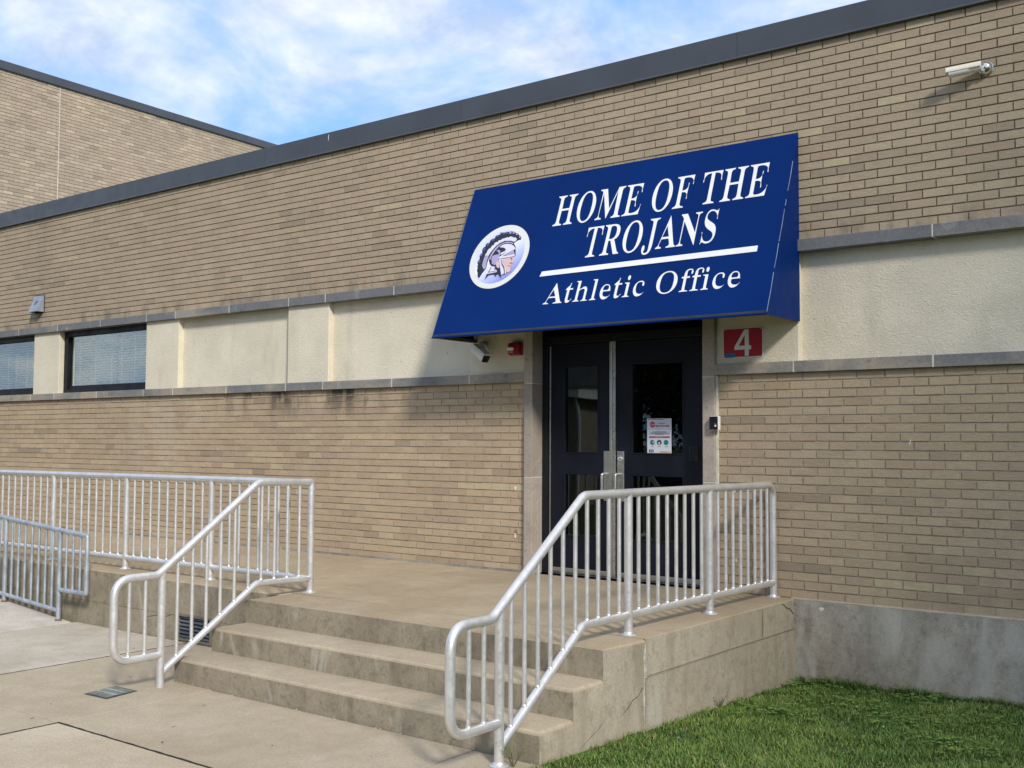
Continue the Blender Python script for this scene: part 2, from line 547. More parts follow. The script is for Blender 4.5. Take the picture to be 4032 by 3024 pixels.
for m_ in (DOORPAINT, DARKFRAME):
    m_.node_tree.nodes['Principled BSDF'].inputs['Specular IOR Level'].default_value = 0.22
BLACKPL = plain('black_plastic', (0.012, 0.013, 0.015), 0.25, var=0.1)
WHITEPL = plain('white_plastic', (0.84, 0.84, 0.82), 0.35, var=0.05)
CREAMPL = plain('cream_plastic', (0.72, 0.66, 0.53), 0.4, var=0.05)
REDPL = plain('red_plastic', (0.25, 0.006, 0.020), 0.35, var=0.08)
SIGNRED = plain('sign_red', (0.37, 0.012, 0.035), 0.45, var=0.06)
SIGNWHITE = plain('sign_white', (0.74, 0.73, 0.71), 0.5, var=0.04)
TAPE = plain('blue_tape', (0.028, 0.125, 0.30), 0.6, var=0.08)
AWN = plain('navy_vinyl', (0.0002, 0.020, 0.128), 0.5, var=0.10, scale=1.2)
AWN.node_tree.nodes['Principled BSDF'].inputs['Specular IOR Level'].default_value = 0.08
AWN_W = plain('white_print', (0.80, 0.80, 0.79), 0.5, var=0.03)
TRIM = plain('pale_edge_tape', (0.20, 0.27, 0.45), 0.4, var=0.3, scale=9)
BLIND = plain('blind_slat', (0.47, 0.51, 0.48), 0.45, var=0.04)
GLASS_DOOR = glass_mat('door_glass', (0.55, 0.60, 0.58), 0.9)
GLASS_WIN = glass_mat('window_glass', (0.95, 0.985, 0.965), 0.42)
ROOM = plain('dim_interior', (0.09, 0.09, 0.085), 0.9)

TREE_AT = (18.4, -8.9, -0.55)
SGN = -1
# outlines of the awning letters and of the emblem, traced in thousandths
GLYPHS = {
 'H': (524, ['15,0 15,17 36,20 52,24 62,32 69,43 73,59 75,81 75,379 73,398 69,413 62,424 52,431 36,436 16,439 16,455 242,455 242,439 227,437 214,435 204,432 197,428 191,422 187,415 184,406 183,393 182,379 182,251 342,251 342,379 341,393 340,406 337,415 334,422 328,428 320,432 311,435 298,437 282,439 282,455 507,455 507,439 487,436 471,431 461,424 454,414 451,399 449,379 449,81 451,61 455,44 461,33 471,25 487,20 507,17 507,0 282,0 282,17 302,19 318,24 329,31 336,41 340,58 342,81 342,221 182,221 182,81 183,59 187,43 194,32 205,24 221,20 242,17 242,0']),
 'O': (526, ['261,-11 229,-9 197,-3 169,7 142,21 117,38 94,58 75,80 58,106 45,134 35,163 29,195 28,228 29,260 35,292 45,321 58,349 75,375 95,397 117,417 143,434 170,448 200,458 232,464 265,466 297,464 329,458 357,448 384,435 409,418 431,399 450,376 467,351 481,323 490,293 496,261 498,228 496,195 490,163 481,134 467,106 450,80 430,58 408,38 382,21 355,7 326,-3 293,-9', '265,12 306,21 338,47 361,90 375,150 379,228 378,268 374,304 368,337 359,365 348,389 334,408 318,424 301,434 281,441 260,443 219,435 186,409 163,366 150,305 145,228 146,188 150,151 157,119 166,91 177,67 191,47 207,32 224,21 243,14']),
 'M': (634, ['14,0 14,17 34,20 50,24 61,32 69,42 74,59 75,79 75,382 75,396 73,407 71,416 67,423 60,428 53,432 43,435 30,437 15,439 15,455 185,455 317,142 449,455 617,455 617,439 598,436 583,430 573,423 566,413 561,397 560,378 560,85 561,68 562,54 565,43 569,34 574,28 582,23 591,20 603,18 617,17 617,0 396,0 396,17 410,19 423,22 433,25 440,29 446,36 450,44 453,54 454,68 455,83 455,399 288,0 270,0 105,389 105,80 107,58 112,40 120,30 131,23 148,19 169,17 169,0']),
 'E': (442, ['14,0 14,17 35,18 52,23 62,30 69,40 74,57 75,78 75,369 74,394 69,413 62,425 51,433 36,437 16,439 16,455 399,455 399,320 383,320 375,357 360,386 340,406 313,420 276,428 232,430 219,430 208,429 200,428 194,426 189,422 186,417 184,410 183,400 183,388 183,246 193,246 220,248 243,256 259,269 272,288 281,313 288,345 304,345 304,118 287,118 284,143 279,164 273,181 265,195 254,206 241,213 225,218 207,221 185,222 183,222 183,67 184,53 187,42 192,35 200,31 213,28 230,28 261,29 289,33 313,39 335,47 354,60 371,75 386,93 399,117 411,143 430,143 402,0']),
 'F': (405, ['15,0 15,17 36,20 52,26 62,34 69,45 73,62 75,84 75,375 73,396 69,412 61,423 51,430 34,435 14,439 14,455 394,455 394,320 377,320 372,345 365,368 355,385 344,400 328,412 310,420 288,426 261,430 230,431 218,431 208,430 200,429 194,428 189,425 186,421 184,416 182,408 182,398 182,247 190,247 217,250 239,258 256,270 268,289 278,315 284,347 302,347 302,118 285,118 279,153 269,181 257,200 240,213 217,221 189,224 182,224 182,81 183,66 185,53 188,43 193,34 200,28 210,24 222,20 238,18 257,17 257,0']),
 'T': (424, ['92,0 92,17 113,19 131,23 142,31 150,42 154,59 156,81 156,433 149,433 116,430 88,420 65,403 48,381 35,352 29,318 11,318 11,455 410,455 410,317 394,317 385,359 368,391 343,415 310,429 269,433 263,433 263,81 265,58 269,41 276,30 288,23 305,19 328,17 328,0']),
 'R': (473, ['15,0 15,17 36,20 52,24 62,32 69,43 73,59 75,81 75,379 73,398 69,413 62,424 52,431 36,436 16,439 16,455 217,455 278,452 329,442 367,426 385,413 399,397 409,379 415,358 417,334 413,303 401,277 380,255 352,237 315,224 432,50 439,40 446,32 452,26 459,21 468,18 478,17 480,17 480,0 338,0 201,212 182,212 182,81 183,59 187,43 194,32 205,24 221,20 242,17 242,0', '182,234 203,234 235,236 261,245 280,258 293,278 301,304 304,336 300,370 291,397 275,416 253,427 224,431 209,430 197,427 190,422 185,415 183,402 182,385']),
 'J': (331, ['109,-65 88,-64 69,-60 51,-54 36,-45 22,-35 11,-22 3,-8 -2,7 -3,23 -2,38 3,51 11,61 21,68 32,73 44,75 58,73 70,69 79,62 87,52 91,41 93,28 92,18 89,8 85,-1 80,-10 77,-16 77,-19 80,-31 89,-38 105,-40 119,-39 131,-33 139,-25 144,-13 147,3 148,21 148,367 147,383 145,398 142,409 138,418 131,425 122,430 111,434 96,437 79,439 79,455 314,455 314,439 299,437 286,434 277,431 269,426 263,419 260,411 257,400 256,385 255,367 255,89 249,33 232,-10 202,-41 162,-59']),
 'A': (437, ['-9,0 -9,18 3,19 14,24 24,30 32,40 41,55 49,75 206,466 224,465 384,87 394,65 403,47 411,34 420,25 431,20 443,18 443,0 229,0 229,18 259,21 277,30 283,46 282,54 279,66 273,81 253,132 103,132 79,71 77,67 76,63 76,59 75,48 80,32 97,21 124,18 128,18 128,0', '113,161 242,161 177,319']),
 'N': (494, ['403,-11 107,350 107,79 108,58 112,41 119,31 129,24 145,20 167,17 167,0 18,0 18,17 32,18 45,20 54,23 61,27 67,34 71,41 74,51 75,64 76,79 76,388 56,412 43,427 36,433 31,435 25,437 18,439 18,455 156,455 391,169 391,377 390,392 389,405 386,414 382,421 376,427 369,431 359,434 346,437 331,439 331,455 480,455 480,439 459,436 443,432 433,425 427,414 423,398 422,377 422,-11']),
 'S': (391, ['43,-11 43,158 62,158 75,114 92,77 111,50 135,30 164,19 197,15 220,17 241,24 257,36 269,51 276,69 279,89 273,117 255,141 225,160 163,191 127,210 98,231 77,253 62,276 53,303 50,332 52,358 58,382 67,403 80,421 96,437 115,449 136,459 160,464 185,466 198,466 214,464 229,461 246,458 264,453 282,448 291,446 300,445 310,447 317,454 320,466 339,466 339,319 322,319 315,343 305,365 293,385 280,402 265,417 248,429 231,438 212,443 194,445 173,443 155,436 140,426 129,413 122,398 120,380 121,364 127,349 137,336 150,325 168,314 189,303 253,273 278,260 300,247 317,233 331,219 342,204 350,188 355,171 358,153 359,133 357,106 350,80 339,58 323,38 304,21 281,8 254,-2 224,-8 192,-10 181,-10 170,-9 158,-8 147,-6 136,-3 126,1 115,4 106,7 98,9 92,11 88,12 85,12 78,12 73,10 69,7 66,3 63,-3 61,-11']),
 't': (229, ['124,-9 99,-7 80,-1 66,10 56,26 50,46 48,71 48,279 20,279 20,300 45,324 68,348 88,369 105,389 119,407 129,424 144,424 144,310 208,310 208,279 144,279 144,82 145,69 147,59 149,51 154,45 160,41 168,40 182,44 195,56 206,75 222,66 208,39 192,18 172,3 149,-6']),
 'h': (381, ['18,0 18,16 30,17 39,21 45,26 49,33 52,43 52,56 52,399 52,411 49,422 46,429 40,434 31,438 19,440 19,455 148,455 148,267 175,295 207,313 243,318 275,314 299,301 316,280 327,250 330,212 330,56 331,43 333,33 337,26 343,21 352,17 363,16 363,0 202,0 202,16 207,16 222,20 232,34 235,56 235,217 234,234 232,247 229,258 223,265 215,270 203,271 183,267 164,255 148,235 148,56 148,43 151,33 154,26 160,21 169,17 180,16 180,0']),
 'l': (200, ['18,0 18,16 30,18 39,21 45,26 49,32 52,43 52,56 52,398 52,411 50,422 47,429 42,434 33,438 20,439 20,455 148,455 148,56 149,43 151,33 154,26 160,21 169,18 180,16 180,0']),
 'e': (301, ['154,-10 129,-8 106,-1 85,10 66,26 50,46 37,69 27,95 21,125 19,157 21,187 28,215 38,240 51,263 68,282 87,298 108,309 132,316 157,318 193,314 224,301 249,280 268,251 279,215 283,173 283,166 117,166 121,121 131,87 147,62 170,47 199,42 225,47 249,62 270,86 285,73 264,43 240,20 214,3 185,-7', '116,192 201,192 201,215 201,240 198,262 193,277 186,288 175,295 161,297 145,293 132,282 123,263 118,237 116,203']),
 'i': (199, ['101,362 87,364 75,368 65,376 57,387 52,399 50,412 52,426 57,438 65,449 75,457 87,462 101,463 114,462 126,457 137,449 145,438 150,426 151,412 149,399 144,387 136,376 126,368 114,364', '18,0 18,16 30,18 39,21 45,26 49,32 52,43 52,56 52,252 52,266 50,278 47,285 41,289 32,292 20,293 21,310 148,310 148,56 149,43 151,33 154,26 160,21 169,18 180,16 180,0']),
 'c': (294, ['156,-10 131,-8 108,-1 87,11 68,26 51,46 38,68 28,93 21,121 19,150 22,181 29,210 40,237 55,260 74,280 96,297 120,309 147,317 175,319 204,317 230,310 250,298 265,283 274,265 277,245 276,234 272,223 266,215 258,209 248,205 236,204 214,209 200,225 196,251 197,261 197,271 194,285 185,294 169,297 149,292 133,279 121,257 114,227 112,187 115,143 123,105 137,76 155,55 178,42 204,38 227,42 250,53 271,72 285,60 263,35 240,15 214,1 186,-7']),
 'f': (214, ['15,0 15,16 25,17 34,19 40,22 44,25 47,30 50,35 51,42 52,55 52,73 52,277 16,277 16,310 52,310 52,353 56,386 67,414 85,436 109,452 139,462 174,465 200,463 222,456 240,446 253,432 261,416 263,400 262,387 258,375 252,367 244,360 234,357 224,355 213,356 203,360 195,365 190,372 186,381 185,391 186,400 188,410 193,420 196,426 197,433 196,438 190,442 180,443 168,442 159,437 153,430 150,420 148,406 148,390 148,310 203,310 203,277 148,277 148,65 149,47 152,34 158,26 167,20 181,17 199,16 199,0']),
}
EMBLEM = [
 ('plume', 'black', '376,614 358,640 352,668 333,698 334,726 322,743 327,757 310,789 316,811 327,823 315,861 324,882 339,892 325,927 334,949 357,963 352,980 362,996 396,997 395,1020 411,1037 445,1039 447,1061 467,1075 502,1073 506,1090 535,1094 556,1086 570,1098 600,1091 622,1096 649,1088 671,1085 692,1065 717,1062 736,1037 759,1029 772,1005 770,983 749,983 733,977 713,963 697,957 641,983 586,987 541,976 500,951 465,905 445,852 437,797 439,753 441,708 433,696 408,657 389,612'),
 ('bristles', 'pale', '724,997 696,1020 683,1015 664,1027 631,1037 617,1025 602,1032 574,1025 539,1021 531,1008 505,1011 494,988 485,997 459,984 456,962 436,958 424,926 413,933 396,907 396,888 384,870 385,847 379,826 379,787 381,751 399,724 422,699 434,720 423,799 432,864 455,906 490,952 530,980 580,995 645,989 693,972 713,972'),
 ('bristle_shade', 'lavender', '386,853 380,823 380,787 383,751 421,702 432,720 422,799 428,856'),
 ('helmet_base', 'black', '448,801 445,852 465,905 500,951 541,973 587,984 648,979 697,957 732,911 762,809 667,798 577,798 608,718 510,723 472,755'),
 ('helmet_band', 'lavender', '450,812 452,851 473,904 508,947 550,969 596,979 643,976 694,957 692,945 641,964 598,967 558,959 522,932 492,891 471,843 466,799'),
 ('helmet_dome', 'pale', '537,929 572,952 619,957 671,945 711,922 726,901 646,869 577,839 575,864 619,878 624,897 595,917'),
 ('ear_piece', 'lavender', '511,894 533,902 559,888 572,853 566,815 567,793 586,780 582,761 552,762 543,733 501,751 477,809 482,842 519,848 555,850 543,873 527,884'),
 ('visor_fill', 'lavender', '628,827 722,874 747,830'),
 ('visor_arm', 'pale', '558,812 717,910 737,899 737,884 603,821 750,828 758,810 725,805 578,797'),
 ('face', 'skin', '624,791 732,802 746,784 762,752 753,732 743,726 747,703 741,682 751,654 735,634 708,636 677,689 637,736'),
 ('eye_shade', 'brown', '696,792 731,795 738,785 734,755 720,781'),
 ('mouth', 'brown', '701,708 742,708 733,700 705,702'),
 ('nostril', 'brown', '720,741 746,743 742,727 722,727'),
 ('ear', 'skin', '550,746 556,770 579,773 598,741 611,696 591,695 563,723'),
 ('neck', 'black', '547,719 592,692 616,695 650,616 666,576 641,606 617,630 593,630 599,602 561,636 526,650 502,632 469,583 475,639 592,651 593,670 562,690'),
 ('neck_guard', 'pale', '492,724 550,713 544,681 586,672 592,651 476,640 482,693'),
 ('neck_guard_line', 'black', '507,712 514,711 499,661 582,666 581,660 487,654'),
 ('cheek_guard', 'pale', '579,791 612,787 640,736 682,693 714,620 693,626 679,623 659,609 622,694'),
 ('cheek_line', 'black', '604,781 611,780 634,734 673,692 697,627 688,628 662,687 630,723'),
]

# ------------------------------------------------------------------ measured sizes (metres; wall face Y=0, landing top Z=0)
XR, XL = -2.2854, -5.5714
Y0, Y1, Y2 = -2.803, -3.114, -3.439
RIS = 0.1732
GZ = -3 * RIS
YR = -2.45                      # face of the retaining wall left of the steps
COURSE, PITCH, JNT = 0.0692, 0.2187, 0.0105
ZS0, ZS1 = 1.800, 1.8912        # lower sill
ZL0, ZL1 = 2.7698, 2.8666       # upper ledge
ZC0, ZC1 = 4.4712, 4.6844       # coping
XE0, XE1 = -19.2, 3.2           # ends of the wing


def lawn_z(x, y):
    if x < XR - 0.05: return -0.62
    if y < -3.43: return -0.525
    t = (y + 3.43) / 3.43
    return -0.525 - 0.13 * t + 0.05 * min(1, max(0, (x + 2.3) / 1.7)) * t


# ------------------------------------------------------------------ ground
GROUND, nt_, b_ = new_mat('lawn_soil')
g_ = G(nt_)
c_ = g_.mix(g_.rng(g_.noise(3.0, 6, 0.65), 0.35, 0.65), (0.035, 0.060, 0.014), (0.065, 0.095, 0.022))
c_ = g_.mix(g_.rng(g_.noise(9, 5, 0.6, off=(3, 3, 3)), 0.55, 0.72, 0, 0.6), c_, (0.075, 0.055, 0.03))
g_.L(c_, b_.inputs['Base Color']); b_.inputs['Roughness'].default_value = 1.0
g_.L(g_.bump(g_.noise(25, 5), 0.7, 0.03), b_.inputs['Normal'])

mb = MB()
xs = [-600, -60, -25, -10, XR - 0.06, XR - 0.02, -2.0, -1.6, -1.2, -0.8, -0.4, 0, 0.6, 1.2, 2, 3.2, 10, 60, 600]
ys = [-600, -60, -25, -12, -7, -5, -4.2, -3.6, -3.43, -3, -2.5, -2, -1.5, -1, -0.5, -0.2, 0.1, 2, 12, 60, 600]
vs = [(x, y, lawn_z(x, y) if abs(x) < 30 and y < 3 else -0.62) for y in ys for x in xs]
nx = len(xs)
mb.add(vs, [(j * nx + i, j * nx + i + 1, (j + 1) * nx + i + 1, (j + 1) * nx + i) for j in range(len(ys) - 1) for i in range(nx - 1)])
o = mb.build('ground', GROUND, smooth=True)
tag(o, kind='structure')

# ------------------------------------------------------------------ sidewalk
walk = MB()
walk.box(-8.525, -2.25, -10.59, -2.40, -0.64, GZ - 0.035)
walk = walk.build('sidewalk', JOINT)
tag(walk, kind='structure')


def slab(x0, x1, y0, y1, mat, z1=GZ, gap=0.005):
    m = MB(); m.box(x0 + gap, x1 - gap, y0 + gap, y1 - gap, -0.63, z1)
    return m.build('slab', mat, walk, bevel=0.004, seg=2)


slab(-8.53, -6.772, -4.58, YR, SLAB_GREY, gap=0.004)
slab(-6.768, -5.14, -4.58, YR, SLAB, gap=0.0025)
slab(-5.14, -2.745, -4.58, Y2 - 0.004, SLAB, gap=0.004)
slab(-2.745, -2.22, -4.58, Y2 - 0.004, SLAB, gap=0.004)
slab(-8.53, -5.14, -6.6, -4.58, SLAB, gap=0.005)
slab(-5.14, -2.22, -6.6, -4.58, SLAB_SAND, GZ - 0.001, gap=0.004)
slab(-5.14, -2.22, -8.6, -6.6, SLAB_SAND, GZ - 0.004, gap=0.009)
slab(-8.53, -5.14, -8.6, -6.6, SLAB, gap=0.009)
slab(-5.14, -2.22, -10.6, -8.6, SLAB, gap=0.009)
slab(-8.53, -5.14, -10.6, -8.6, SLAB, gap=0.009)

# tarred expansion joints, ragged along both edges


def tar(p0, p1, w):
    a, b = Vector(p0), Vector(p1)
    d = (b - a).normalized(); s_ = Vector((-d.y, d.x, 0))
    n = max(4, int((b - a).length / 0.05))
    m_ = MB(); vs_ = []
    for k in range(n + 1):
        p = a.lerp(b, k / n)
        for sg_ in (-1, 1):
            q = p + s_ * sg_ * w * (0.5 + float(rng.uniform(-0.22, 0.22)))
            vs_.append((q.x, q.y, GZ + 0.0012))
    m_.add(vs_, [(2 * k, 2 * k + 2, 2 * k + 3, 2 * k + 1) for k in range(n)])
    return m_.build('joint_filler', JOINT, walk)


tar((-6.77, -4.75, 0), (-6.77, YR - 0.01, 0), 0.015)
tar((-5.145, -4.58, 0), (-2.23, -4.58, 0), 0.017)
tar((-5.14, -6.6, 0), (-5.14, -4.575, 0), 0.015)
RS = 0.083


def ramp_z(x): return GZ + 0.002 + (-8.535 - x) * RS


mb = MB()
xs = [-8.535, -12.2]
mb.prism([(xs[0], -0.64), (xs[0], ramp_z(xs[0])), (xs[1], ramp_z(xs[1])), (xs[1], -0.64)], 'y', -4.2, -2.50)
mb.cm = 0
ramp = mb.build('ramp', SLAB_PALE, bevel=0.006)
tag(ramp, kind='structure')

# ------------------------------------------------------------------ landing and steps


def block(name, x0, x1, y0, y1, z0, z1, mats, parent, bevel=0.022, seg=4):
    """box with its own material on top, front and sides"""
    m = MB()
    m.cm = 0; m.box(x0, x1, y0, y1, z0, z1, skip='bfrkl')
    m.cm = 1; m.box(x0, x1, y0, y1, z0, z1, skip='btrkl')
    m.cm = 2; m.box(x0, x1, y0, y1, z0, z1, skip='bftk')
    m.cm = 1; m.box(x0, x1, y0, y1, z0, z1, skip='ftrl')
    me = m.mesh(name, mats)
    bm = bmesh.new(); bm.from_mesh(me)
    bmesh.ops.remove_doubles(bm, verts=bm.verts, dist=1e-5)
    es = [e for e in bm.edges if len(e.link_faces) == 2 and e.calc_face_angle(0) > 0.5 and max(v.co.z for v in e.verts) > z1 - 1e-4
          and min(v.co.z for v in e.verts) > z1 - 1e-4 and min(v.co.y for v in e.verts) < y1 - 1e-3]
    # long edges get a few cuts and a slight waver, like worn concrete
    if bevel:
        bmesh.ops.bevel(bm, geom=es, offset=bevel, segments=seg, affect='EDGES', profile=0.5)
    for f in bm.faces: f.smooth = True
    for e in bm.edges:
        if len(e.link_faces) == 2 and e.calc_face_angle(0) > 0.6: e.smooth = False
    bm.to_mesh(me); bm.free()
    return link(name, me, parent)


landing = thing('entrance_landing', (-4.0, -1.4, GZ), 'raised concrete entrance landing with three steps below the glass doors', 'steps')
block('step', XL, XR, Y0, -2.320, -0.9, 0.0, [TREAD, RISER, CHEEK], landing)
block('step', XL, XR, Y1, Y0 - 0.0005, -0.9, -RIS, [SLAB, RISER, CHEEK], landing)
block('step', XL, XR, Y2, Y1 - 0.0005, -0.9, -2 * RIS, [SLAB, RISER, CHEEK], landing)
block('landing_slab', XL, XR - 0.002, -2.317, -0.002, -0.233, 0.0, [TREAD, RISER, CHEEK], landing, 0.012)
block('landing_base', XL, XR + 0.004, -2.322, -0.014, -1.0, -0.239, [CHEEK, RISER, CHEEK], landing, 0.006)
block('walkway_slab', -9.60, XL - 0.007, YR, -0.002, -0.30, -0.001, [TREAD, RISER, RISER], landing, 0.012)
block('walkway_slab', -13.60, -9.607, YR, -0.002, -0.30, -0.001, [TREAD, RISER, RISER], landing, 0.012)
block('walkway_slab', -17.60, -13.607, YR, -0.002, -0.30, -0.001, [TREAD, RISER, RISER], landing, 0.012)
m = MB(); m.box(XL - 0.008, XL + 0.001, YR + 0.02, -0.004, -0.2, -0.0045); m.box(-9.608, -9.599, YR + 0.02, -0.004, -0.2, -0.0045)
m.build('joint_sealant', CAULK, landing)
# retaining wall below the walkway: pours butted end to end, with the louvre opening left free
VX0, VX1, VZ0, VZ1 = -6.935, -6.452, -0.508, -0.278
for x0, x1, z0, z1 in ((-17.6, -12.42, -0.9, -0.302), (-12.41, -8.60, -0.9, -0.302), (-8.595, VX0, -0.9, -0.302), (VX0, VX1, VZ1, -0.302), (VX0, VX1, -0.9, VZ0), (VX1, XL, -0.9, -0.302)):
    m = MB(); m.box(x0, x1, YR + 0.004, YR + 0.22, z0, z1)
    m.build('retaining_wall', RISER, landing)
# louvre
louv = thing('louvre_vent', (-6.69, YR, VZ0), 'dark metal louvre vent low in the concrete wall beside the steps', 'vent')
m = MB()
fx0, fx1, fz0, fz1 = VX0 + 0.001, VX1 - 0.001, VZ0 + 0.001, VZ1 - 0.001
yy0, yy1 = YR - 0.006, YR + 0.03
m.box(fx0, fx0 + 0.022, yy0, yy1, fz0, fz1); m.box(fx1 - 0.022, fx1, yy0, yy1, fz0, fz1)
m.box(fx0 + 0.022, fx1 - 0.022, yy0, yy1, fz0, fz0 + 0.02); m.box(fx0 + 0.022, fx1 - 0.022, yy0, yy1, fz1 - 0.02, fz1)
LOUV = plain('louvre_paint', (0.085, 0.098, 0.112), 0.5, var=0.3, scale=10)
LOUVF = plain('louvre_frame_paint', (0.15, 0.13, 0.11), 0.6, var=0.25, scale=10)
m.build('frame', LOUVF, louv)
m = MB(); m.box(fx0 + 0.02, fx1 - 0.02, YR + 0.10, YR + 0.11, fz0, fz1); m.build('back_panel', BLACKPL, louv)
for k in range(6):
    zc = fz0 + 0.035 + k * 0.0325
    m = MB()
    m.prism([(YR + 0.002, zc - 0.006), (YR + 0.005, zc - 0.004), (YR + 0.040, zc + 0.024), (YR + 0.037, zc + 0.022)], 'x', fx0 + 0.023, fx1 - 0.023)
    m.build('slat', LOUV, louv)

# ------------------------------------------------------------------ the office wing
wing = thing('office_wing', (-8.0, 4.0, -0.6), 'long single-storey tan brick wing with cream panels and charcoal roof coping', 'building')

core = MB()
core.box(XE0, -4.93, 0.0065, 0.25, 0.0, ZS0 + 0.01)
core.box(-2.985, XE1, 0.0065, 0.25, 0.0, ZS0 + 0.01)
lower_wall = core.build('lower_wall', MORTAR_LO, wing)
core = MB()
core.box(XE0, XE1, 0.010, 0.25, ZL0 + 0.02, 4.60)
upper_wall = core.build('upper_wall', MORTAR_UP, wing)


def pixel(p):
    q = Vector(p) - CP
    d = q.dot(FW)
    return (0.5 + q.dot(RT) / d * 4283.42 / 4032, 0.5 - q.dot(UP) / d * 4283.42 / 3024, d)


def tone():
    r = rng.random()
    if r < 0.035: return float(rng.uniform(0.0, 0.1))
    if r < 0.075: return float(rng.uniform(0.86, 0.93))
    if r < 0.11: return float(rng.uniform(0.96, 1.0))
    return float(np.clip(rng.normal(0.5, 0.15), 0.1, 0.85))


def courses(x0, x1, z0, rows, phase, pitch=PITCH, jnt=JNT):
    out = []
    for r in range(rows):
        zb = z0 + r * COURSE
        x = -25.0 + phase + (pitch * 0.5 if r % 2 else 0) + rng.uniform(-0.006, 0.006)
        x += math.floor((x0 - x) / pitch) * pitch
        tn = tone()
        while x < x1:
            a, b = max(x + jnt / 2 + rng.uniform(-.001, .001), x0), min(x + pitch - jnt / 2 + rng.uniform(-.001, .001), x1)
            if b - a > 0.035:
                # neighbours are often alike, as they come from one pallet
                tn = tone() if rng.random() < 0.72 else tn
                out.append((a, b, zb + rng.uniform(-.0006, .0006), float(rng.uniform(-0.0022, 0.0014)), tn))
            x += pitch
    return out


BH = COURSE - 0.0105
full = PITCH - JNT
lo = courses(XE0, -4.958, 0.008, 26, 0.05) + courses(-2.943, XE1, 0.008, 26, 0.16)
up = courses(XE0, XE1, ZL1 + 0.006, 24, 0.02)


def size_of(b):
    u, v, d = pixel(((b[0] + b[1]) / 2, 0, b[2] + BH / 2))
    if not (0.02 < u < 0.98 and 0.02 < v < 0.98): return 0
    if b[1] - b[0] < full * 0.97 or b[1] - b[0] > full * 1.03: return 0
    if b[0] > -6.4 and b[1] < -2.2 and 2.2 < b[2] < 3.8: return 0
    if b[2] + BH > ZC0 - 0.01: return 0
    return 1 / d ** 2


cand = sorted([(size_of(b), 0, i) for i, b in enumerate(lo)] + [(size_of(b), 1, i) for i, b in enumerate(up)], reverse=True)[:300]
single = {(w, i) for s, w, i in cand if s > 0}
VAR = {}


def brick_variant(w, t):
    k = (w, round(t * 24))
    if k not in VAR:
        m = MB(); m.cur = k[1] / 24
        m.box(-full / 2, full / 2, 0.0, 0.03, -BH / 2, BH / 2, skip='k')
        VAR[k] = m.mesh('brick', BRICK_UP if w else BRICK_LO, tone=True)
    return VAR[k]


for w, lst, par, mat in ((0, lo, lower_wall, BRICK_LO), (1, up, upper_wall, BRICK_UP)):
    m = MB()
    for i, (a, b, z, y, t) in enumerate(lst):
        if (w, i) in single:
            ob = bpy.data.objects.new('brick', brick_variant(w, t))
            ob.location = ((a + b) / 2, y, z + BH / 2)
            ob.parent = par
            COL.objects.link(ob)
        else:
            m.cur = t
            m.box(a, b, y, 0.03, z, z + BH, skip='k')
    ob = m.build('brickwork', mat, par, tone=True)
    ob['kind'] = 'stuff'

# grey grout bead where the wall meets the landing
m = MB()
m.prism([(-0.022, -0.001), (-0.016, 0.012), (0.0, 0.020), (0.012, 0.020), (0.012, -0.001)], 'x', -17.0, -4.96)
m.build('grout_bead', GROUT, lower_wall)
# foundation right of the landing
m = MB(); m.box(XR - 0.03, XE1, -0.012, 0.25, -1.2, -0.006)
m.build('foundation', FOUND, wing, bevel=0.004)
m = MB(); m.prism([(-0.0125, -0.008), (-0.0125, 0.000), (0.0, 0.010), (0.012, 0.010), (0.012, -0.008)], 'x', XR - 0.03, XE1)
m.build('mortar_bead', MORTAR_LO, lower_wall)

# stone courses
ledge_j = [-17.6, -16.5, -15.42, -14.34, -13.267, -12.188, -11.117, -10.493, -9.418, -8.345, -7.733, -6.682, -5.62, -4.55, -3.48, -2.26, -1.167, -0.09, 0.98, 2.05, XE1]
sill_l = [-17.6, -16.5, -15.4, -13.95, -13.314, -12.237, -11.151, -10.516, -9.448, -8.375, -7.755, -6.70, -5.643, -4.957]
sill_r = [-2.958, -2.262, -1.178, -0.10, 0.98, 2.05, XE1]
for js, z0, z1, mat, nm in ((ledge_j, ZL0, ZL1, STONE_UP, 'ledge_stone'), (sill_l, ZS0, ZS1, STONE_LO, 'sill_stone'), (sill_r, ZS0, ZS1, STONE_LO, 'sill_stone')):
    for a, b in zip(js[:-1], js[1:]):
        m = MB(); m.box(a + 0.006, b - 0.006, -0.040 + rng.uniform(-.0015, .0015), 0.2, z0, z1)
        m.build(nm, mat, wing, bevel=0.003, seg=1)
    m = MB(); m.box(js[0], js[-1], -0.0365, 0.19, z0 + 0.001, z1 - 0.001)
    m.build('stone_mortar', CAULK, wing)

# cream pilasters, recessed panels
PIL = [(-16.73, -16.03), (-13.955, -13.27), (-11.165, -10.465), (-8.39, -7.71), (-5.672, -4.957), (-2.962, -2.235), (-0.17, 0.53)]
for a, b in PIL:
    m = MB(); m.box(a, b, 0.0, 0.25, ZS1 - 0.01, ZL0 + 0.01)
    m.build('pilaster', STUCCO, wing, bevel=0.006)
for a, b in ((-10.465, -8.39), (-7.71, -5.672), (-2.235, -0.17), (0.53, XE1), (XE0, -16.73)):
    m = MB(); m.box(a - 0.004, b + 0.004, 0.072, 0.25, ZS1 - 0.01, ZL0 + 0.01)
    m.build('wall_panel', STUCCO, wing)

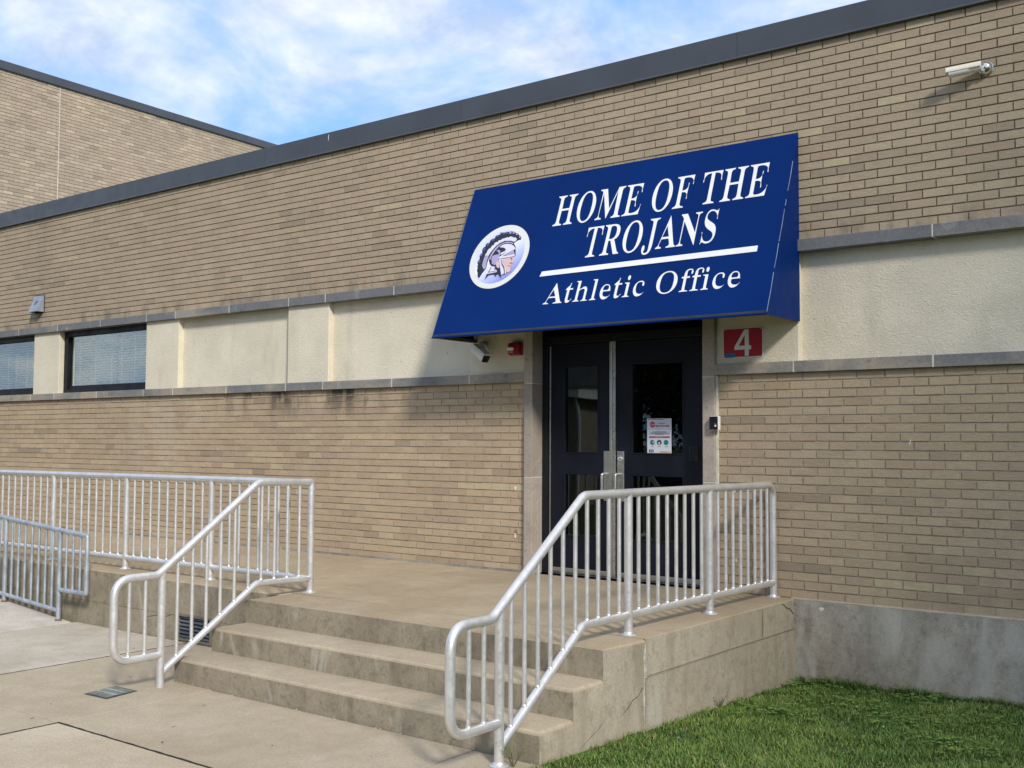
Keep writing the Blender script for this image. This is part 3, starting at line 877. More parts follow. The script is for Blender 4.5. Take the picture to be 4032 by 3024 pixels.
# windows with blinds
for wx0, wx1 in ((-16.03, -13.955), (-13.27, -11.165)):
    m = MB()
    f = 0.085
    y0, y1 = 0.075, 0.145
    m.box(wx0 + 0.001, wx0 + 0.10, y0, y1, ZS1 + 0.001, ZL0 - 0.001)
    m.box(wx1 - 0.09, wx1 - 0.001, y0, y1, ZS1 + 0.001, ZL0 - 0.001)
    m.box(wx0 + 0.10, wx1 - 0.09, y0, y1, ZS1 + 0.001, ZS1 + 0.055)
    m.box(wx0 + 0.10, wx1 - 0.09, y0 + 0.02, y1, ZS1 + 0.055, ZS1 + 0.105)
    m.box(wx0 + 0.10, wx1 - 0.09, y0, y1, ZL0 - 0.075, ZL0 - 0.001)
    win = m.build('window', DARKFRAME, wing, bevel=0.003)
    m = MB(); m.box(wx0 + 0.10, wx1 - 0.09, 0.112, 0.118, ZS1 + 0.105, ZL0 - 0.075); m.build('pane', GLASS_WIN, win)
    m = MB()
    gx0, gx1 = wx0 + 0.14, wx1 - 0.10
    mid = gx0 + (gx1 - gx0) * 0.56
    zt = ZL0 - 0.085
    for a, b in ((gx0, mid - 0.012), (mid + 0.012, gx1)):
        m.box(a, b, 0.170, 0.205, zt, zt + 0.04)
        n = 19
        for k in range(n):
            z = zt - 0.016 - k * 0.0362
            m.add([(a, 0.190, z - 0.0125), (b, 0.190, z - 0.0125), (b, 0.176, z), (a, 0.176, z), (b, 0.171, z + 0.0105), (a, 0.171, z + 0.0105)], [(0, 1, 2, 3), (3, 2, 4, 5)])
        for q in (0.12, 0.5, 0.88):
            xq = a + (b - a) * q
            m.box(xq - 0.003, xq + 0.003, 0.168, 0.1705, zt - 0.70, zt)
    m.build('blind', BLIND, win)
    m = MB(); m.tube([(wx0 + 0.115, 0.16, ZS1 + 0.11), (wx0 + 0.115, 0.16, ZL0 - 0.08)], 0.008, 8); m.build('blind_wand', WHITEPL, win, smooth=True)

# coping sections
cj = [-19.2, -18.0, -14.953, -11.87, -8.805, -5.779, -2.74, 0.31, XE1]
for a, b in zip(cj[:-1], cj[1:]):
    m = MB()
    m.prism([(-0.030, ZC0), (-0.022, ZC0 - 0.012), (-0.038, ZC0 - 0.012), (-0.034, ZC0 + 0.004), (-0.034, ZC1), (0.34, ZC1 - 0.02), (0.34, ZC1 - 0.05), (-0.010, ZC1 - 0.04), (-0.010, ZC0)], 'x', a + 0.0015, b - 0.0015)
    m.build('coping_section', COPING, wing)
m = MB(); m.box(XE0, XE1, -0.006, 0.30, 4.50, 4.632); m.build('coping_backing', DARKFRAME, wing)
# roof, floor and back of the wing keep the rooms dark
m = MB(); m.box(XE0, XE1, 0.251, 9.0, 4.40, 4.60); m.build('roof', plain('roof_membrane', (0.16, 0.16, 0.16), 0.9), wing)
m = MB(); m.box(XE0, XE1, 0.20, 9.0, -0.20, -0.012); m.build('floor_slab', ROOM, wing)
m = MB(); m.box(XE0, XE1, 9.0, 9.2, -0.6, 4.6); m.build('back_wall', BRICK_GYM, wing)
m = MB(); m.box(XE1, XE1 + 0.25, 0.0, 9.2, -1.2, 4.6); m.build('side_wall', BRICK_GYM, wing)
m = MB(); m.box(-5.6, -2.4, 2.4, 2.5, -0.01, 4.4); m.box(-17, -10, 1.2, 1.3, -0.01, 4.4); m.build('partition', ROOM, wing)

# door surround stones
for x0, x1 in ((-4.956, -4.860), (-3.072, -2.959)):
    zz = [0.002, 0.902, 1.787, ZL0 - 0.002]
    for a, b in zip(zz[:-1], zz[1:]):
        m = MB(); m.box(x0, x1, -0.045, 0.21, a + 0.003, b - 0.003)
        m.build('jamb_stone', STONE_JAMB, wing, bevel=0.004, seg=2)
    m = MB(); m.box(x0 + 0.002, x1 - 0.002, -0.042, 0.2, 0.002, ZL0 - 0.002); m.build('stone_mortar', CAULK, wing)
m = MB(); m.box(-2.9585, -2.9435, -0.020, 0.05, 0.004, ZS0 - 0.002); m.build('sealant_strip', CAULK, wing)

# doors
YD = 0.150
m = MB()
m.box(-4.859, -4.800, 0.115, 0.215, 0.0, 2.74)
m.box(-3.132, -3.073, 0.115, 0.215, 0.0, 2.74)
m.box(-4.800, -3.132, 0.115, 0.215, 2.158, 2.235)
m.box(-4.800, -3.132, 0.115, 0.215, 2.68, 2.74)
frame = m.build('door_frame', DARKFRAME, wing, bevel=0.003)
m = MB(); m.box(-4.800, -3.132, 0.165, 0.171, 2.235, 2.68); m.build('transom_pane', GLASS_DOOR, frame)
m = MB(); m.box(-4.798, -3.134, 0.13, 0.21, 0.0, 0.010); m.build('threshold', STEEL, frame)
ZG = [(0.365, 0.932), (1.140, 1.940)]
for (x0, x1, g0, g1) in ((-4.795, -4.107, -4.613, -4.252), (-4.043, -3.137, -3.874, -3.367)):
    m = MB(); ya, yb = YD, YD + 0.045
    m.box(x0, g0, ya, yb, 0.014, 2.152); m.box(g1, x1, ya, yb, 0.014, 2.152)
    for a, b in ((0.014, ZG[0][0]), (ZG[0][1], ZG[1][0]), (ZG[1][1], 2.152)):
        m.box(g0, g1, ya, yb, a, b)
    leaf = m.build('door', DOORPAINT, wing)
    for a, b in ZG:
        m = MB(); m.box(g0, g1, 0.168, 0.174, a, b); m.build('pane', GLASS_DOOR, leaf)
        m = MB(); t = 0.014
        yq, ye = YD - 0.006, YD + 0.0005
        m.box(g0 - t, g1 + t, yq, ye, a - t, a); m.box(g0 - t, g1 + t, yq, ye, b, b + t)
        m.box(g0 - t, g0, yq, ye, a, b); m.box(g1, g1 + t, yq, ye, a, b)
        m.build('glazing_bead', DOORPAINT, leaf, bevel=0.002, seg=1)
    m = MB(); m.box(x0 + 0.012, x1 - 0.012, YD - 0.012, YD - 0.001, 0.016, 0.060); m.build('door_sweep', STEEL, leaf, bevel=0.002)
    right = x0 > -4.5
    hx0, hx1 = (-4.035, -3.962) if right else (-4.180, -4.110)
    m = MB(); m.box(hx0, hx1, YD - 0.008, YD - 0.0005, 0.70, 1.153); m.build('handle_plate', STEEL, leaf, bevel=0.003)
    m = MB()
    hc = hx0 + 0.016
    m.tube(fillet([(hc, YD - 0.006, 0.945), (hc, YD - 0.062, 0.945), (hc, YD - 0.062, 0.735), (hc, YD - 0.006, 0.735)], 0.012), 0.013, 10)
    m.build('pull_handle', STEEL, leaf, smooth=True)
    if right:
        m = MB(); m.lathe([(0.021, 0), (0.021, 0.010), (0.014, 0.014)], ((hx0 + hx1) / 2, YD - 0.008, 1.083), 20, (0, -1, 0)); m.build('lock_cylinder', CHROME, leaf, smooth=True)
        m = MB(); m.box(-3.297, -3.212, YD - 0.010, YD - 0.001, 1.075, 1.199); m.build('cover_plate', BLACKPL, leaf, bevel=0.003)
        m = MB(); m.box(-3.1685, -3.158, YD - 0.010, YD - 0.001, 0.05, 2.15); m.build('hinge_strip', STEEL, leaf)
    else:
        m = MB(); m.box(-4.792, -4.776, YD - 0.012, YD - 0.001, 0.03, 2.150); m.build('hinge_strip', STEEL, leaf, bevel=0.002)
m = MB(); m.box(-4.105, -4.080, 0.122, 0.215, 0.01, 2.157); m.box(-4.079, -4.046, 0.128, 0.215, 0.01, 2.157)
mu = m.build('mullion', STEEL, frame, bevel=0.003)
for k in range(9):
    m = MB(); m.lathe([(0.005, 0), (0.004, 0.003)], (-4.062, 0.128, 0.16 + k * 0.235), 8, (0, -1, 0)); m.build('screw', DARKFRAME, mu)

# ------------------------------------------------------------------ the taller building behind
GO = Vector((-19.30, 2.06, 0)); GD = Vector((-0.0565, 0.9984, 0)).normalized(); GN = Vector((0.9984, 0.0565, 0)).normalized()
gym = thing('gymnasium', tuple(GO + GD * 5 + Vector((0, 0, -0.6))), 'taller windowless tan brick building rising behind the wing at left', 'building')
GM = Matrix(((GD.x, -GN.x, 0, GO.x), (GD.y, -GN.y, 0, GO.y), (0, 0, 1, 0), (0, 0, 0, 1)))   # local: x along wall, y into it


def gym_part(m, name, mat, tone=False):
    me = m.mesh(name, mat, tone=tone)
    me.transform(GM)
    return link(name, me, gym)


m = MB(); m.box(-3.2, 26, 0.008, 18, -0.6, 8.52)
gw = gym_part(m, 'wall', MORTAR_GYM)
m = MB()
z = 4.62 - 66 * COURSE
r = 0
while z < 8.44:
    x = -3.15 + (PITCH / 2 if r % 2 else 0)
    while x < (11.0 if z > 4.5 else -2.0):
        if not (x < 1.295 < x + PITCH):
            m.cur = tone(); m.box(x + 0.005, x + PITCH - 0.005, float(rng.uniform(-.002, .001)), 0.02, z, z + COURSE - 0.0095, skip='k')
        else:
            for a, b in ((x + 0.005, 1.283), (1.307, x + PITCH - 0.005)):
                if b - a > 0.02: m.cur = tone(); m.box(a, b, 0.0, 0.02, z, z + COURSE - 0.0095, skip='k')
        x += PITCH
    z += COURSE; r += 1
me = m.mesh('brickwork', BRICK_GYM, tone=True); me.transform(GM)
ob = link('brickwork', me, gym); ob['kind'] = 'stuff'
m = MB(); m.box(1.287, 1.303, 0.001, 0.02, 4.6, 8.45); gym_part(m, 'expansion_joint', CAULK)
for a in np.arange(-3.2, 26, 3.65):
    m = MB(); m.prism([(-0.030, 8.425), (-0.036, 8.415), (-0.040, 8.43), (-0.040, 8.585), (0.4, 8.56), (0.4, 8.52), (-0.008, 8.53), (-0.008, 8.425)], 'x', a + 0.0015, a + 3.6485)
    gym_part(m, 'coping_section', COPING)

# ------------------------------------------------------------------ awning
AX0, AX1 = -5.6075, -2.2188
AO = Vector((AX0, -0.6357, 2.208))
E1 = Vector((1, 0, 0)); E2 = Vector((0, 0.6357 - 0.012, 3.7427 - 2.208)).normalized(); E3 = E1.cross(E2).normalized()
SL = 1.6565
AM = Matrix(((E1.x, E2.x, E3.x, AO.x), (E1.y, E2.y, E3.y, AO.y), (E1.z, E2.z, E3.z, AO.z), (0, 0, 0, 1)))
AW = AX1 - AX0
awning = thing('awning', (-3.91, -0.3, 2.2), 'navy blue sloped entrance awning with white lettering above the doors', 'awning')
# front sheet with the faint ripple of stretched vinyl
nxa, nya = 48, 16
vs, fs = [], []
for j in range(nya + 1):
    for i in range(nxa + 1):
        u, v = AW * i / nxa, SL * j / nya
        w = math.sin(math.pi * i / nxa) * math.sin(math.pi * j / nya)
        h = -0.010 * w + 0.0012 * math.sin(u * 7.0 + v * 2.0) * w + 0.001 * math.sin(v * 9 + u * 1.7) * w
        vs.append(tuple(AM @ Vector((u, v, h))))
for j in range(nya):
    for i in range(nxa):
        a = j * (nxa + 1) + i
        fs.append((a, a + 1, a + nxa + 2, a + nxa + 1))


def awn_h(u, v):
    w = math.sin(math.pi * min(1, max(0, u / AW))) * math.sin(math.pi * min(1, max(0, v / SL)))
    return -0.010 * w + 0.0012 * math.sin(u * 7.0 + v * 2.0) * w + 0.001 * math.sin(v * 9 + u * 1.7) * w


m = MB(); m.add(vs, fs)
m.build('front_sheet', AWN, awning, smooth=True)
top = AM @ Vector((0, SL, 0))
for x, s in ((AX0, 1), (AX1, -1)):
    m = MB()
    m.prism([(-0.6357 + 0.002, 2.208), (top.y, top.z), (-0.004, top.z - 0.01), (-0.004, 2.208)], 'x', x + 0.001 * s, x + 0.004 * s)
    m.build('side_sheet', AWN, awning)
# frame below the cover
FRM = plain('awning_frame_metal', (0.06, 0.062, 0.068), 0.5, 0.3)
m = MB()
m.box(AX0 + 0.006, AX1 - 0.006, -0.630, -0.598, 2.206, 2.238)
m.box(AX0 + 0.006, AX1 - 0.006, -0.048, -0.008, 2.36, 2.40)
m.build('frame_rail', FRM, awning)
for x, dz in ((AX0 + 0.022, 0.0), (AX0 + 1.13, 0.12), (AX0 + 2.26, 0.12), (AX1 - 0.022, 0.0)):
    m = MB(); m.box(x - 0.015, x + 0.015, -0.597 + dz * 0.6, -0.006, 2.209 + dz, 2.239 + dz); m.build('frame_rail', FRM, awning)
# bottom hem and edge tapes
m = MB(); m.tube([AO + Vector((0, 0.0, 0.002)), AO + Vector((AW, 0.0, 0.002))], 0.007, 8); m.build('hem', AWN, awning, smooth=True)
TAPES = []
for u, segs in ((AW - 0.001, [(0.02, 0.36), (0.40, 0.62), (0.635, 0.93), (0.96, 1.02), (1.10, 1.38)]), (0.002, [(0.01, SL - 0.01)])):
    for a, b in segs:
        p0, p1 = AM @ Vector((u, a, 0.002)), AM @ Vector((u, b, 0.002))
        m = MB(); m.tube([p0, (p0 + p1) / 2 + Vector((0.002, 0, 0)), p1], 0.0025, 6)
        m.build('edge_tape', TRIM if u > 1 else plain('navy_edge_tape', (0.06, 0.10, 0.22), 0.4), awning, smooth=True)


def flat(name, polys, mat, parent, M, thick=0.0006, bump=None):
    """filled outline (with holes) standing a hair proud of a surface"""
    cu = bpy.data.curves.new(name, 'CURVE')
    cu.dimensions = '2D'; cu.fill_mode = 'BOTH'; cu.extrude = thick
    for p in polys:
        s = cu.splines.new('POLY'); s.points.add(len(p) - 1)
        for k, (x, y) in enumerate(p): s.points[k].co = (x, y, 0, 1)
        s.use_cyclic_u = True
    ob = bpy.data.objects.new(name, cu)
    me = bpy.data.meshes.new_from_object(ob)
    bpy.data.objects.remove(ob); bpy.data.curves.remove(cu)
    if bump:
        for v in me.vertices: v.co.z += bump(v.co.x, v.co.y)
    me.transform(M)
    me.materials.clear(); me.materials.append(mat)
    me.name = name
    return link(name, me, parent)


def glyph(c, thin):
    adv, pl = GLYPHS[c]
    out = []
    for q in pl:
        P = [tuple(map(float, t.split(','))) for t in q.split()]
        n = len(P)
        ar = sum(P[i][0] * P[(i + 1) % n][1] - P[(i + 1) % n][0] * P[i][1] for i in range(n))
        R = []
        for i in range(n):
            a, b = P[i - 1], P[(i + 1) % n]
            dx, dy = b[0] - a[0], b[1] - a[1]
            l = math.hypot(dx, dy) or 1
            nxn = dy / l        # outward for counter-clockwise outlines
            R.append((P[i][0] - thin * nxn, P[i][1]))
        out.append(R)
    return adv, out


def write(text, x0, x1, base, cap, thin):
    # the outlines run clockwise outside and counter-clockwise for the holes
    tot, items = 0, []
    for c in text:
        if c == ' ': tot += 175; continue
        adv, pl = glyph(c, SGN * min(abs(thin), {'A': 12, 'N': 8, 'M': 10}.get(c, 99)))
        items.append((tot, pl)); tot += adv
    lo_ = min(p[0] + t for t, pl in items for q in pl for p in q)
    hi_ = max(p[0] + t for t, pl in items for q in pl for p in q)
    sx = (x1 - x0) / (hi_ - lo_); sy = cap / 455.0
    for t, pl in items:
        flat('letter', [[(x0 + (p[0] + t - lo_) * sx, base + p[1] * sy) for p in q] for q in pl], AWN_W, awning,
             AM @ Matrix.Translation((0, 0, 0.0022)), bump=awn_h)


def circle(cx, cy, r, n=64):
    return [(cx + r * math.cos(2 * math.pi * k / n), cy + r * math.sin(2 * math.pi * k / n)) for k in range(n)]


write('HOME OF THE', 1.097, 3.200, 1.088, 0.318, SGN * 17)
write('TROJANS', 1.520, 2.810, 0.706, 0.310, SGN * 17)
write('Athletic Office', 1.220, 3.118, 0.262, 0.205, SGN * 22)
flat('underline_bar', [[(1.104, 0.557), (3.214, 0.567), (3.214, 0.620), (1.118, 0.608)]], AWN_W, awning, AM @ Matrix.Translation((0, 0, 0.0022)), bump=awn_h)

EC = (0.558, 0.828)
emb = flat('emblem', [circle(EC[0], EC[1], 0.343)], plain('emblem_ring_print', (0.70, 0.71, 0.68), 0.5, var=0.03), awning, AM @ Matrix.Translation((0, 0, 0.0022)), bump=awn_h)
# the disc is printed with a white to violet-blue fade
DISC, nt_, b_ = new_mat('emblem_disc_print')
tcn = nt_.nodes.new('ShaderNodeAttribute'); tcn.attribute_name = 'fade'
g_ = G(nt_)
g_.L(g_.ramp(tcn.outputs['Fac'], [(0.0, (0.24, 0.27, 0.66)), (0.38, (0.55, 0.60, 0.86)), (0.65, (0.80, 0.82, 0.90)), (1.0, (0.62, 0.66, 0.88))]), b_.inputs['Base Color'])
b_.inputs['Roughness'].default_value = 0.5
disc = flat('disc', [circle(EC[0], EC[1], 0.288)], DISC, emb, AM @ Matrix.Translation((0, 0, 0.0040)), bump=awn_h)
inv = AM.inverted()
fad = disc.data.attributes.new('fade', 'FLOAT', 'POINT')
# a fan of rings so that the fade has points to live on
m = MB(); cen = []
R_, S_ = 8, 48
for i in range(R_ + 1):
    for k in range(S_):
        a = 2 * math.pi * k / S_; r = 0.288 * i / R_
        u, v = EC[0] + r * math.cos(a), EC[1] + r * math.sin(a)
        m.v.append(tuple(AM @ Vector((u, v, 0.0048 + awn_h(u, v)))))
        t = (v - EC[1]) * 1.25 - (u - EC[0]) * 1.0
        cen.append(min(1, max(0, 0.60 + t * 1.35)))
for i in range(R_):
    for k in range(S_):
        q = (k + 1) % S_
        m.f.append((i * S_ + k, i * S_ + q, (i + 1) * S_ + q, (i + 1) * S_ + k)); m.m.append(0); m.t.append(0)
old = disc.data
me = bpy.data.meshes.new('disc'); me.from_pydata(m.v, [], m.f); me.materials.append(DISC)
at = me.attributes.new('fade', 'FLOAT', 'POINT'); at.data.foreach_set('value', np.array(cen, dtype=np.float32))
disc.data = me; bpy.data.meshes.remove(old)
EMC = {'black': plain('print_black', (0.012, 0.014, 0.03), 0.5), 'pale': plain('print_pale', (0.68, 0.66, 0.75), 0.5, var=0.03), 'lavender': plain('print_lavender', (0.38, 0.33, 0.54), 0.5, var=0.05),
       'skin': plain('print_skin', (0.66, 0.46, 0.46), 0.5, var=0.04), 'brown': plain('print_brown', (0.34, 0.13, 0.14), 0.5), 'slate': plain('print_slate', (0.10, 0.10, 0.24), 0.5)}
hh = 0.0058
for nm, c, pts in EMBLEM:
    P = [tuple(float(q) / 1000 for q in t.split(',')) for t in pts.split()]
    flat(nm, [P], EMC[c], emb, AM @ Matrix.Translation((0, 0, hh)), thick=0.0002, bump=awn_h)
    hh += 0.0006
for k, (u, v) in enumerate([(0.508, 1.081), (0.547, 1.076), (0.582, 1.08), (0.623, 1.074), (0.664, 1.069), (0.708, 1.049), (0.755, 1.013), (0.473, 1.058), (0.429, 1.021), (0.381, 0.976), (0.348, 0.924), (0.336, 0.864), (0.331, 0.792)]):
    flat('plume_curl', [circle(u, v + 0.004, 0.013 if k < 8 else 0.016, 10)], EMC['lavender' if 2 < k < 7 else 'slate'], emb, AM @ Matrix.Translation((0, 0, 0.0075)), thick=0.0002, bump=awn_h)

# ------------------------------------------------------------------ railings


def lerp_path(path, t, ax):
    """height of a polyline at coordinate t along axis ax (first crossing)"""
    for a, b in zip(path[:-1], path[1:]):
        lo_, hi_ = min(a[ax], b[ax]), max(a[ax], b[ax])
        if lo_ - 1e-6 <= t <= hi_ + 1e-6 and hi_ - lo_ > 1e-6:
            f = (t - a[ax]) / (b[ax] - a[ax]); return a[2] + (b[2] - a[2]) * f
    return None


PR, BR = 0.0275, 0.0130


def post(par, mat, x, y, z0, z1, flange=True, r=PR):
    m = MB(); m.tube([(x, y, z0), (x, y, z1)], r, 16)
    p = m.build('post', mat, par, smooth=True)
    if flange:
        m = MB(); m.lathe([(0.056, 0.0005), (0.056, 0.005), (0.050, 0.009), (0.034, 0.011), (0.030, 0.020), (r + 0.001, 0.022)], (x, y, z0), 24)
        m.build('base_flange', mat, p, smooth=True)
    return p


def weld(par, mat, x, y, z, r):
    m = MB(); m.lathe([(r, 0.0), (r + 0.003, 0.005), (r + 0.0015, 0.010), (r, 0.013)], (x, y, z), 12)
    m.build('weld', mat, par, smooth=True)


def bal(par, mat, x, y, z0, z1, r=BR, bead=True):
    m = MB(); m.tube([(x, y, z0), (x, y, z1)], r, 10)
    o_ = m.build('baluster', mat, par, smooth=True)
    if bead: weld(o_, mat, x, y, z0 + PR - 0.006, r)
    return o_


def stair_rail(name, X, yend, label, posts, bals, endround):
    t = thing(name, (X, -2.2, 0.0), label, 'railing')
    topp = [(X, -2.765, 0.907), (X, -3.655, 0.272), (X, -3.995, 0.272), (X, -3.995, -0.292), (X, posts[-1], -0.292)]
    if endround:
        topp = [(X, yend, 0.02), (X, yend, 0.898)] + topp
        rad = [0, 0.10, 0.12, 0.10, 0.13, 0.13, 0]
    else:
        topp = [(X, yend, 0.896)] + topp
        rad = [0, 0.12, 0.10, 0.13, 0.13, 0]
    path = fillet(topp, rad, 8)
    m = MB(); m.tube(path, PR, 18)
    m.build('top_rail', ALU, t, smooth=True)
    botp = [(X, yend - (0.02 if endround else 0), 0.116), (X, -2.775, 0.128), (X, posts[-1] + 0.012, -0.415)]
    bp = fillet(botp, 0.10, 6)
    m = MB(); m.tube(bp, PR * 0.93, 18)
    m.build('bottom_rail', ALU, t, smooth=True)
    for y in posts[:-1]:
        post(t, ALU, X, y, 0.0, lerp_path(path, y, 1) if y != yend else 0.89)
    post(t, ALU, X, posts[-1], GZ, lerp_path(path, posts[-1], 1) - 0.002, flange=endround)
    up_ = [p for p in path if not (endround and p.y > yend - 1e-4)]
    for y in bals:
        zt = lerp_path(path if not endround else [p for p in path if p.z > 0.2 or p.y < -3], y, 1)
        zb = lerp_path(bp, y, 1) if y > posts[-1] else -0.292
        bal(t, ALU, X, y, zb, zt)
    return t


RX = -2.45
stair_rail('stair_railing', RX, -0.036, 'silver pipe railing along the right side of the steps, ending at brick wall',
           [-0.0361, -1.132, -2.250, -3.585],
           [-0.148, -0.262, -0.376, -0.498, -0.623, -0.753, -0.874, -0.997, -1.253, -1.374, -1.500, -1.622, -1.748, -1.873, -2.000, -2.123, -2.363, -2.485, -2.606, -2.729, -2.855, -2.984, -3.110, -3.232, -3.358, -3.484, -3.720, -3.845], True)
LX = -5.487
left = stair_rail('walkway_railing', LX, -2.222, 'silver pipe railing down the left of the steps and along the raised walkway',
                  [-2.222, -3.616],
                  [-2.345, -2.470, -2.598, -2.728, -2.852, -2.983, -3.111, -3.236, -3.360, -3.487, -3.750, -3.878], False)
DY = -2.235
m = MB(); m.tube([(LX + 0.02, DY, 0.893), (-13.4, DY, 0.866)], PR, 18); m.build('top_rail', ALU, left, smooth=True)
m = MB(); m.tube([(LX, DY, 0.116), (-13.4, DY, 0.092)], PR * 0.93, 18); m.build('bottom_rail', ALU, left, smooth=True)
px_ = [-6.770, -8.075, -9.379, -10.683, -11.987, -13.291]
for x in px_: post(left, ALU, x, DY, 0.0, 0.89 + (x + 5.5) * 0.0034)
seg_ = [LX] + px_
for a, b in zip(seg_[:-1], seg_[1:]):
    n = 9
    for k in range(1, n + 1):
        x = a + (b - a) * k / (n + 1)
        bal(left, ALU, x, DY, 0.116 + (x + 5.5) * 0.003, 0.893 + (x + 5.5) * 0.0034, bead=(x > -9))

galv = thing('ramp_railing', (-8.66, -2.56, GZ), 'dull grey galvanised pipe railing beside the ramp at the left edge', 'railing')
GY = -2.565


def gt(x): return 0.325 + (-8.185 - x) * 0.068


def gb(x): return -0.412 + (-8.70 - x) * 0.066


gr = 0.0225
m = MB(); m.tube(fillet([(-12.1, GY, gt(-12.1)), (-8.190, GY, gt(-8.19)), (-8.190, GY, -0.213), (-8.665, GY, -0.213)], 0.012, 3), gr, 14); m.build('top_rail', GALV, galv, smooth=True)
m = MB(); m.tube([(-12.1, GY, gb(-12.1)), (-8.665, GY, gb(-8.665))], gr * 0.9, 14); m.build('bottom_rail', GALV, galv, smooth=True)
gp = [-8.665, -9.693, -10.72, -11.75]
for x in gp:
    p = post(galv, GALV, x, GY, (ramp_z(x) if x < -8.535 else GZ) - 0.004, gt(x), flange=False, r=gr)
    m = MB(); zz_ = ramp_z(x); m.lathe([(0.034, 0), (0.030, 0.012), (gr + .001, 0.016)], (x, GY, zz_), 16); m.build('base_collar', plain('rust_stain_metal', (0.16, 0.10, 0.06), 0.8), p, smooth=True)
for a, b in zip(gp[:-1], gp[1:]):
    for k in range(1, 8):
        x = a + (b - a) * k / 8
        bal(galv, GALV, x, GY, gb(x), gt(x), 0.0130, bead=False)
for x in (-8.306, -8.428, -8.547):
    bal(galv, GALV, x, GY, -0.213, gt(x), 0.0130, bead=False)

# ------------------------------------------------------------------ things fixed to the wall
# door number sign
sg = thing('door_sign', (-2.717, -0.003, 1.939), 'red sign with a white number 4 right of the doors', 'sign')
sx0, sx1, sz0, sz1 = -2.899, -2.537, 1.9385, 2.1885
SM = Matrix(((1, 0, 0, 0), (0, 0, -1, 0), (0, 1, 0, 0), (0, 0, 0, 1)))    # 2D (x, z) onto a wall face, facing the camera


def rrect(x0, x1, z0, z1, r, n=5):
    P = []
    for cx, cz, a0 in ((x1 - r, z1 - r, 0), (x0 + r, z1 - r, 90), (x0 + r, z0 + r, 180), (x1 - r, z0 + r, 270)):
        for k in range(n + 1):
            a = math.radians(a0 + 90 * k / n); P.append((cx + r * math.cos(a), cz + r * math.sin(a)))
    return P


def onwall(y): return Matrix.Translation((0, y, 0)) @ SM


flat('plate', [rrect(sx0, sx1, sz0, sz1, 0.014)], SIGNWHITE, sg, onwall(-0.004), thick=0.0025)
flat('red_field', [rrect(sx0 + 0.008, sx1 - 0.008, sz0 + 0.008, sz1 - 0.008, 0.006)], SIGNRED, sg, onwall(-0.0075), thick=0.0005)
nx0, nz0, nw, nh = -2.792, 1.953, 0.150, 0.218
flat('numeral', [[(nx0 + nw * a, nz0 + nh * b) for a, b in ((0.62, 0), (0.86, 0), (0.86, 0.24), (1.0, 0.24), (1.0, 0.39), (0.86, 0.39), (0.86, 1.0), (0.60, 1.0), (0.0, 0.36), (0.0, 0.24), (0.62, 0.24))],
                 [(nx0 + nw * a, nz0 + nh * b) for a, b in ((0.62, 0.39), (0.62, 0.80), (0.25, 0.39))]], SIGNWHITE, sg, onwall(-0.0090), thick=0.0005)
flat('tape_patch', [[(-2.878, 1.9415), (-2.790, 1.943), (-2.785, 1.982), (-2.882, 1.980)]], TAPE, sg, onwall(-0.0105), thick=0.0004)
flat('pen_mark', [[(-2.846, 1.966), (-2.840, 1.958), (-2.834, 1.966), (-2.837, 1.967), (-2.840, 1.962), (-2.843, 1.967)]], BLACKPL, sg, onwall(-0.0113), thick=0.0002)
for x in (sx0 + 0.016, sx1 - 0.016):
    for z in (sz0 + 0.016, sz1 - 0.016):
        m = MB(); m.lathe([(0.0055, 0), (0.0045, 0.003)], (x, -0.008, z), 10, (0, -1, 0)); m.build('screw', STEEL, sg)

# card reader
cr = thing('card_reader', (-2.93, -0.045, 1.335), 'small black and silver card reader on the stone right of the doors', 'card reader')
m = MB(); m.box(-2.984, -2.902, -0.090, -0.046, 1.338, 1.455); m.build('housing', WHITEPL, cr, bevel=0.006)
m = MB(); m.box(-2.9825, -2.9055, -0.0960, -0.0905, 1.342, 1.452); m.build('face', BLACKPL, cr, bevel=0.004)
m = MB(); m.lathe([(0.0085, 0), (0.0085, 0.003), (0.006, 0.0045)], (-2.926, -0.096, 1.374), 14, (0, -1, 0)); m.build('button', WHITEPL, cr, smooth=True)
m = MB(); m.box(-2.936, -2.917, -0.0968, -0.0958, 1.389, 1.393); m.build('label_strip', STEEL, cr)

# fire alarm
fa = thing('fire_alarm', (-5.07, -0.005, 2.06), 'red fire alarm horn with a white strobe under the awning', 'fire alarm')
m = MB(); m.box(-5.150, -5.000, -0.022, -0.001, 2.062, 2.186); m.build('back_box', REDPL, fa, bevel=0.006)
m = MB(); m.prism(rrect(-5.140, -5.012, 2.066, 2.182, 0.022), 'y', -0.066, -0.0225); m.build('body', REDPL, fa, bevel=0.006, smooth=True)
m = MB(); m.prism(rrect(-5.136, -5.062, 2.108, 2.138, 0.012), 'y', -0.086, -0.0665); m.build('strobe_lens', WHITEPL, fa, bevel=0.004, smooth=True)


def print_text(s, x, z, size, y, mat, par, name='lettering', align='CENTER', sx=1.0):
    cu = bpy.data.curves.new(name, 'FONT'); cu.body = s; cu.size = size; cu.align_x = align; cu.extrude = 0.0002
    ob = bpy.data.objects.new(name, cu)
    me = bpy.data.meshes.new_from_object(ob)
    bpy.data.objects.remove(ob)
    me.transform(Matrix.Diagonal((sx, 1, 1, 1)))
    me.transform(Matrix.Translation((x, y, z)) @ SM)
    me.materials.clear(); me.materials.append(mat)
    return link(name, me, par)


print_text('FIRE', -5.098, 2.082, 0.024, -0.0672, SIGNWHITE, fa)

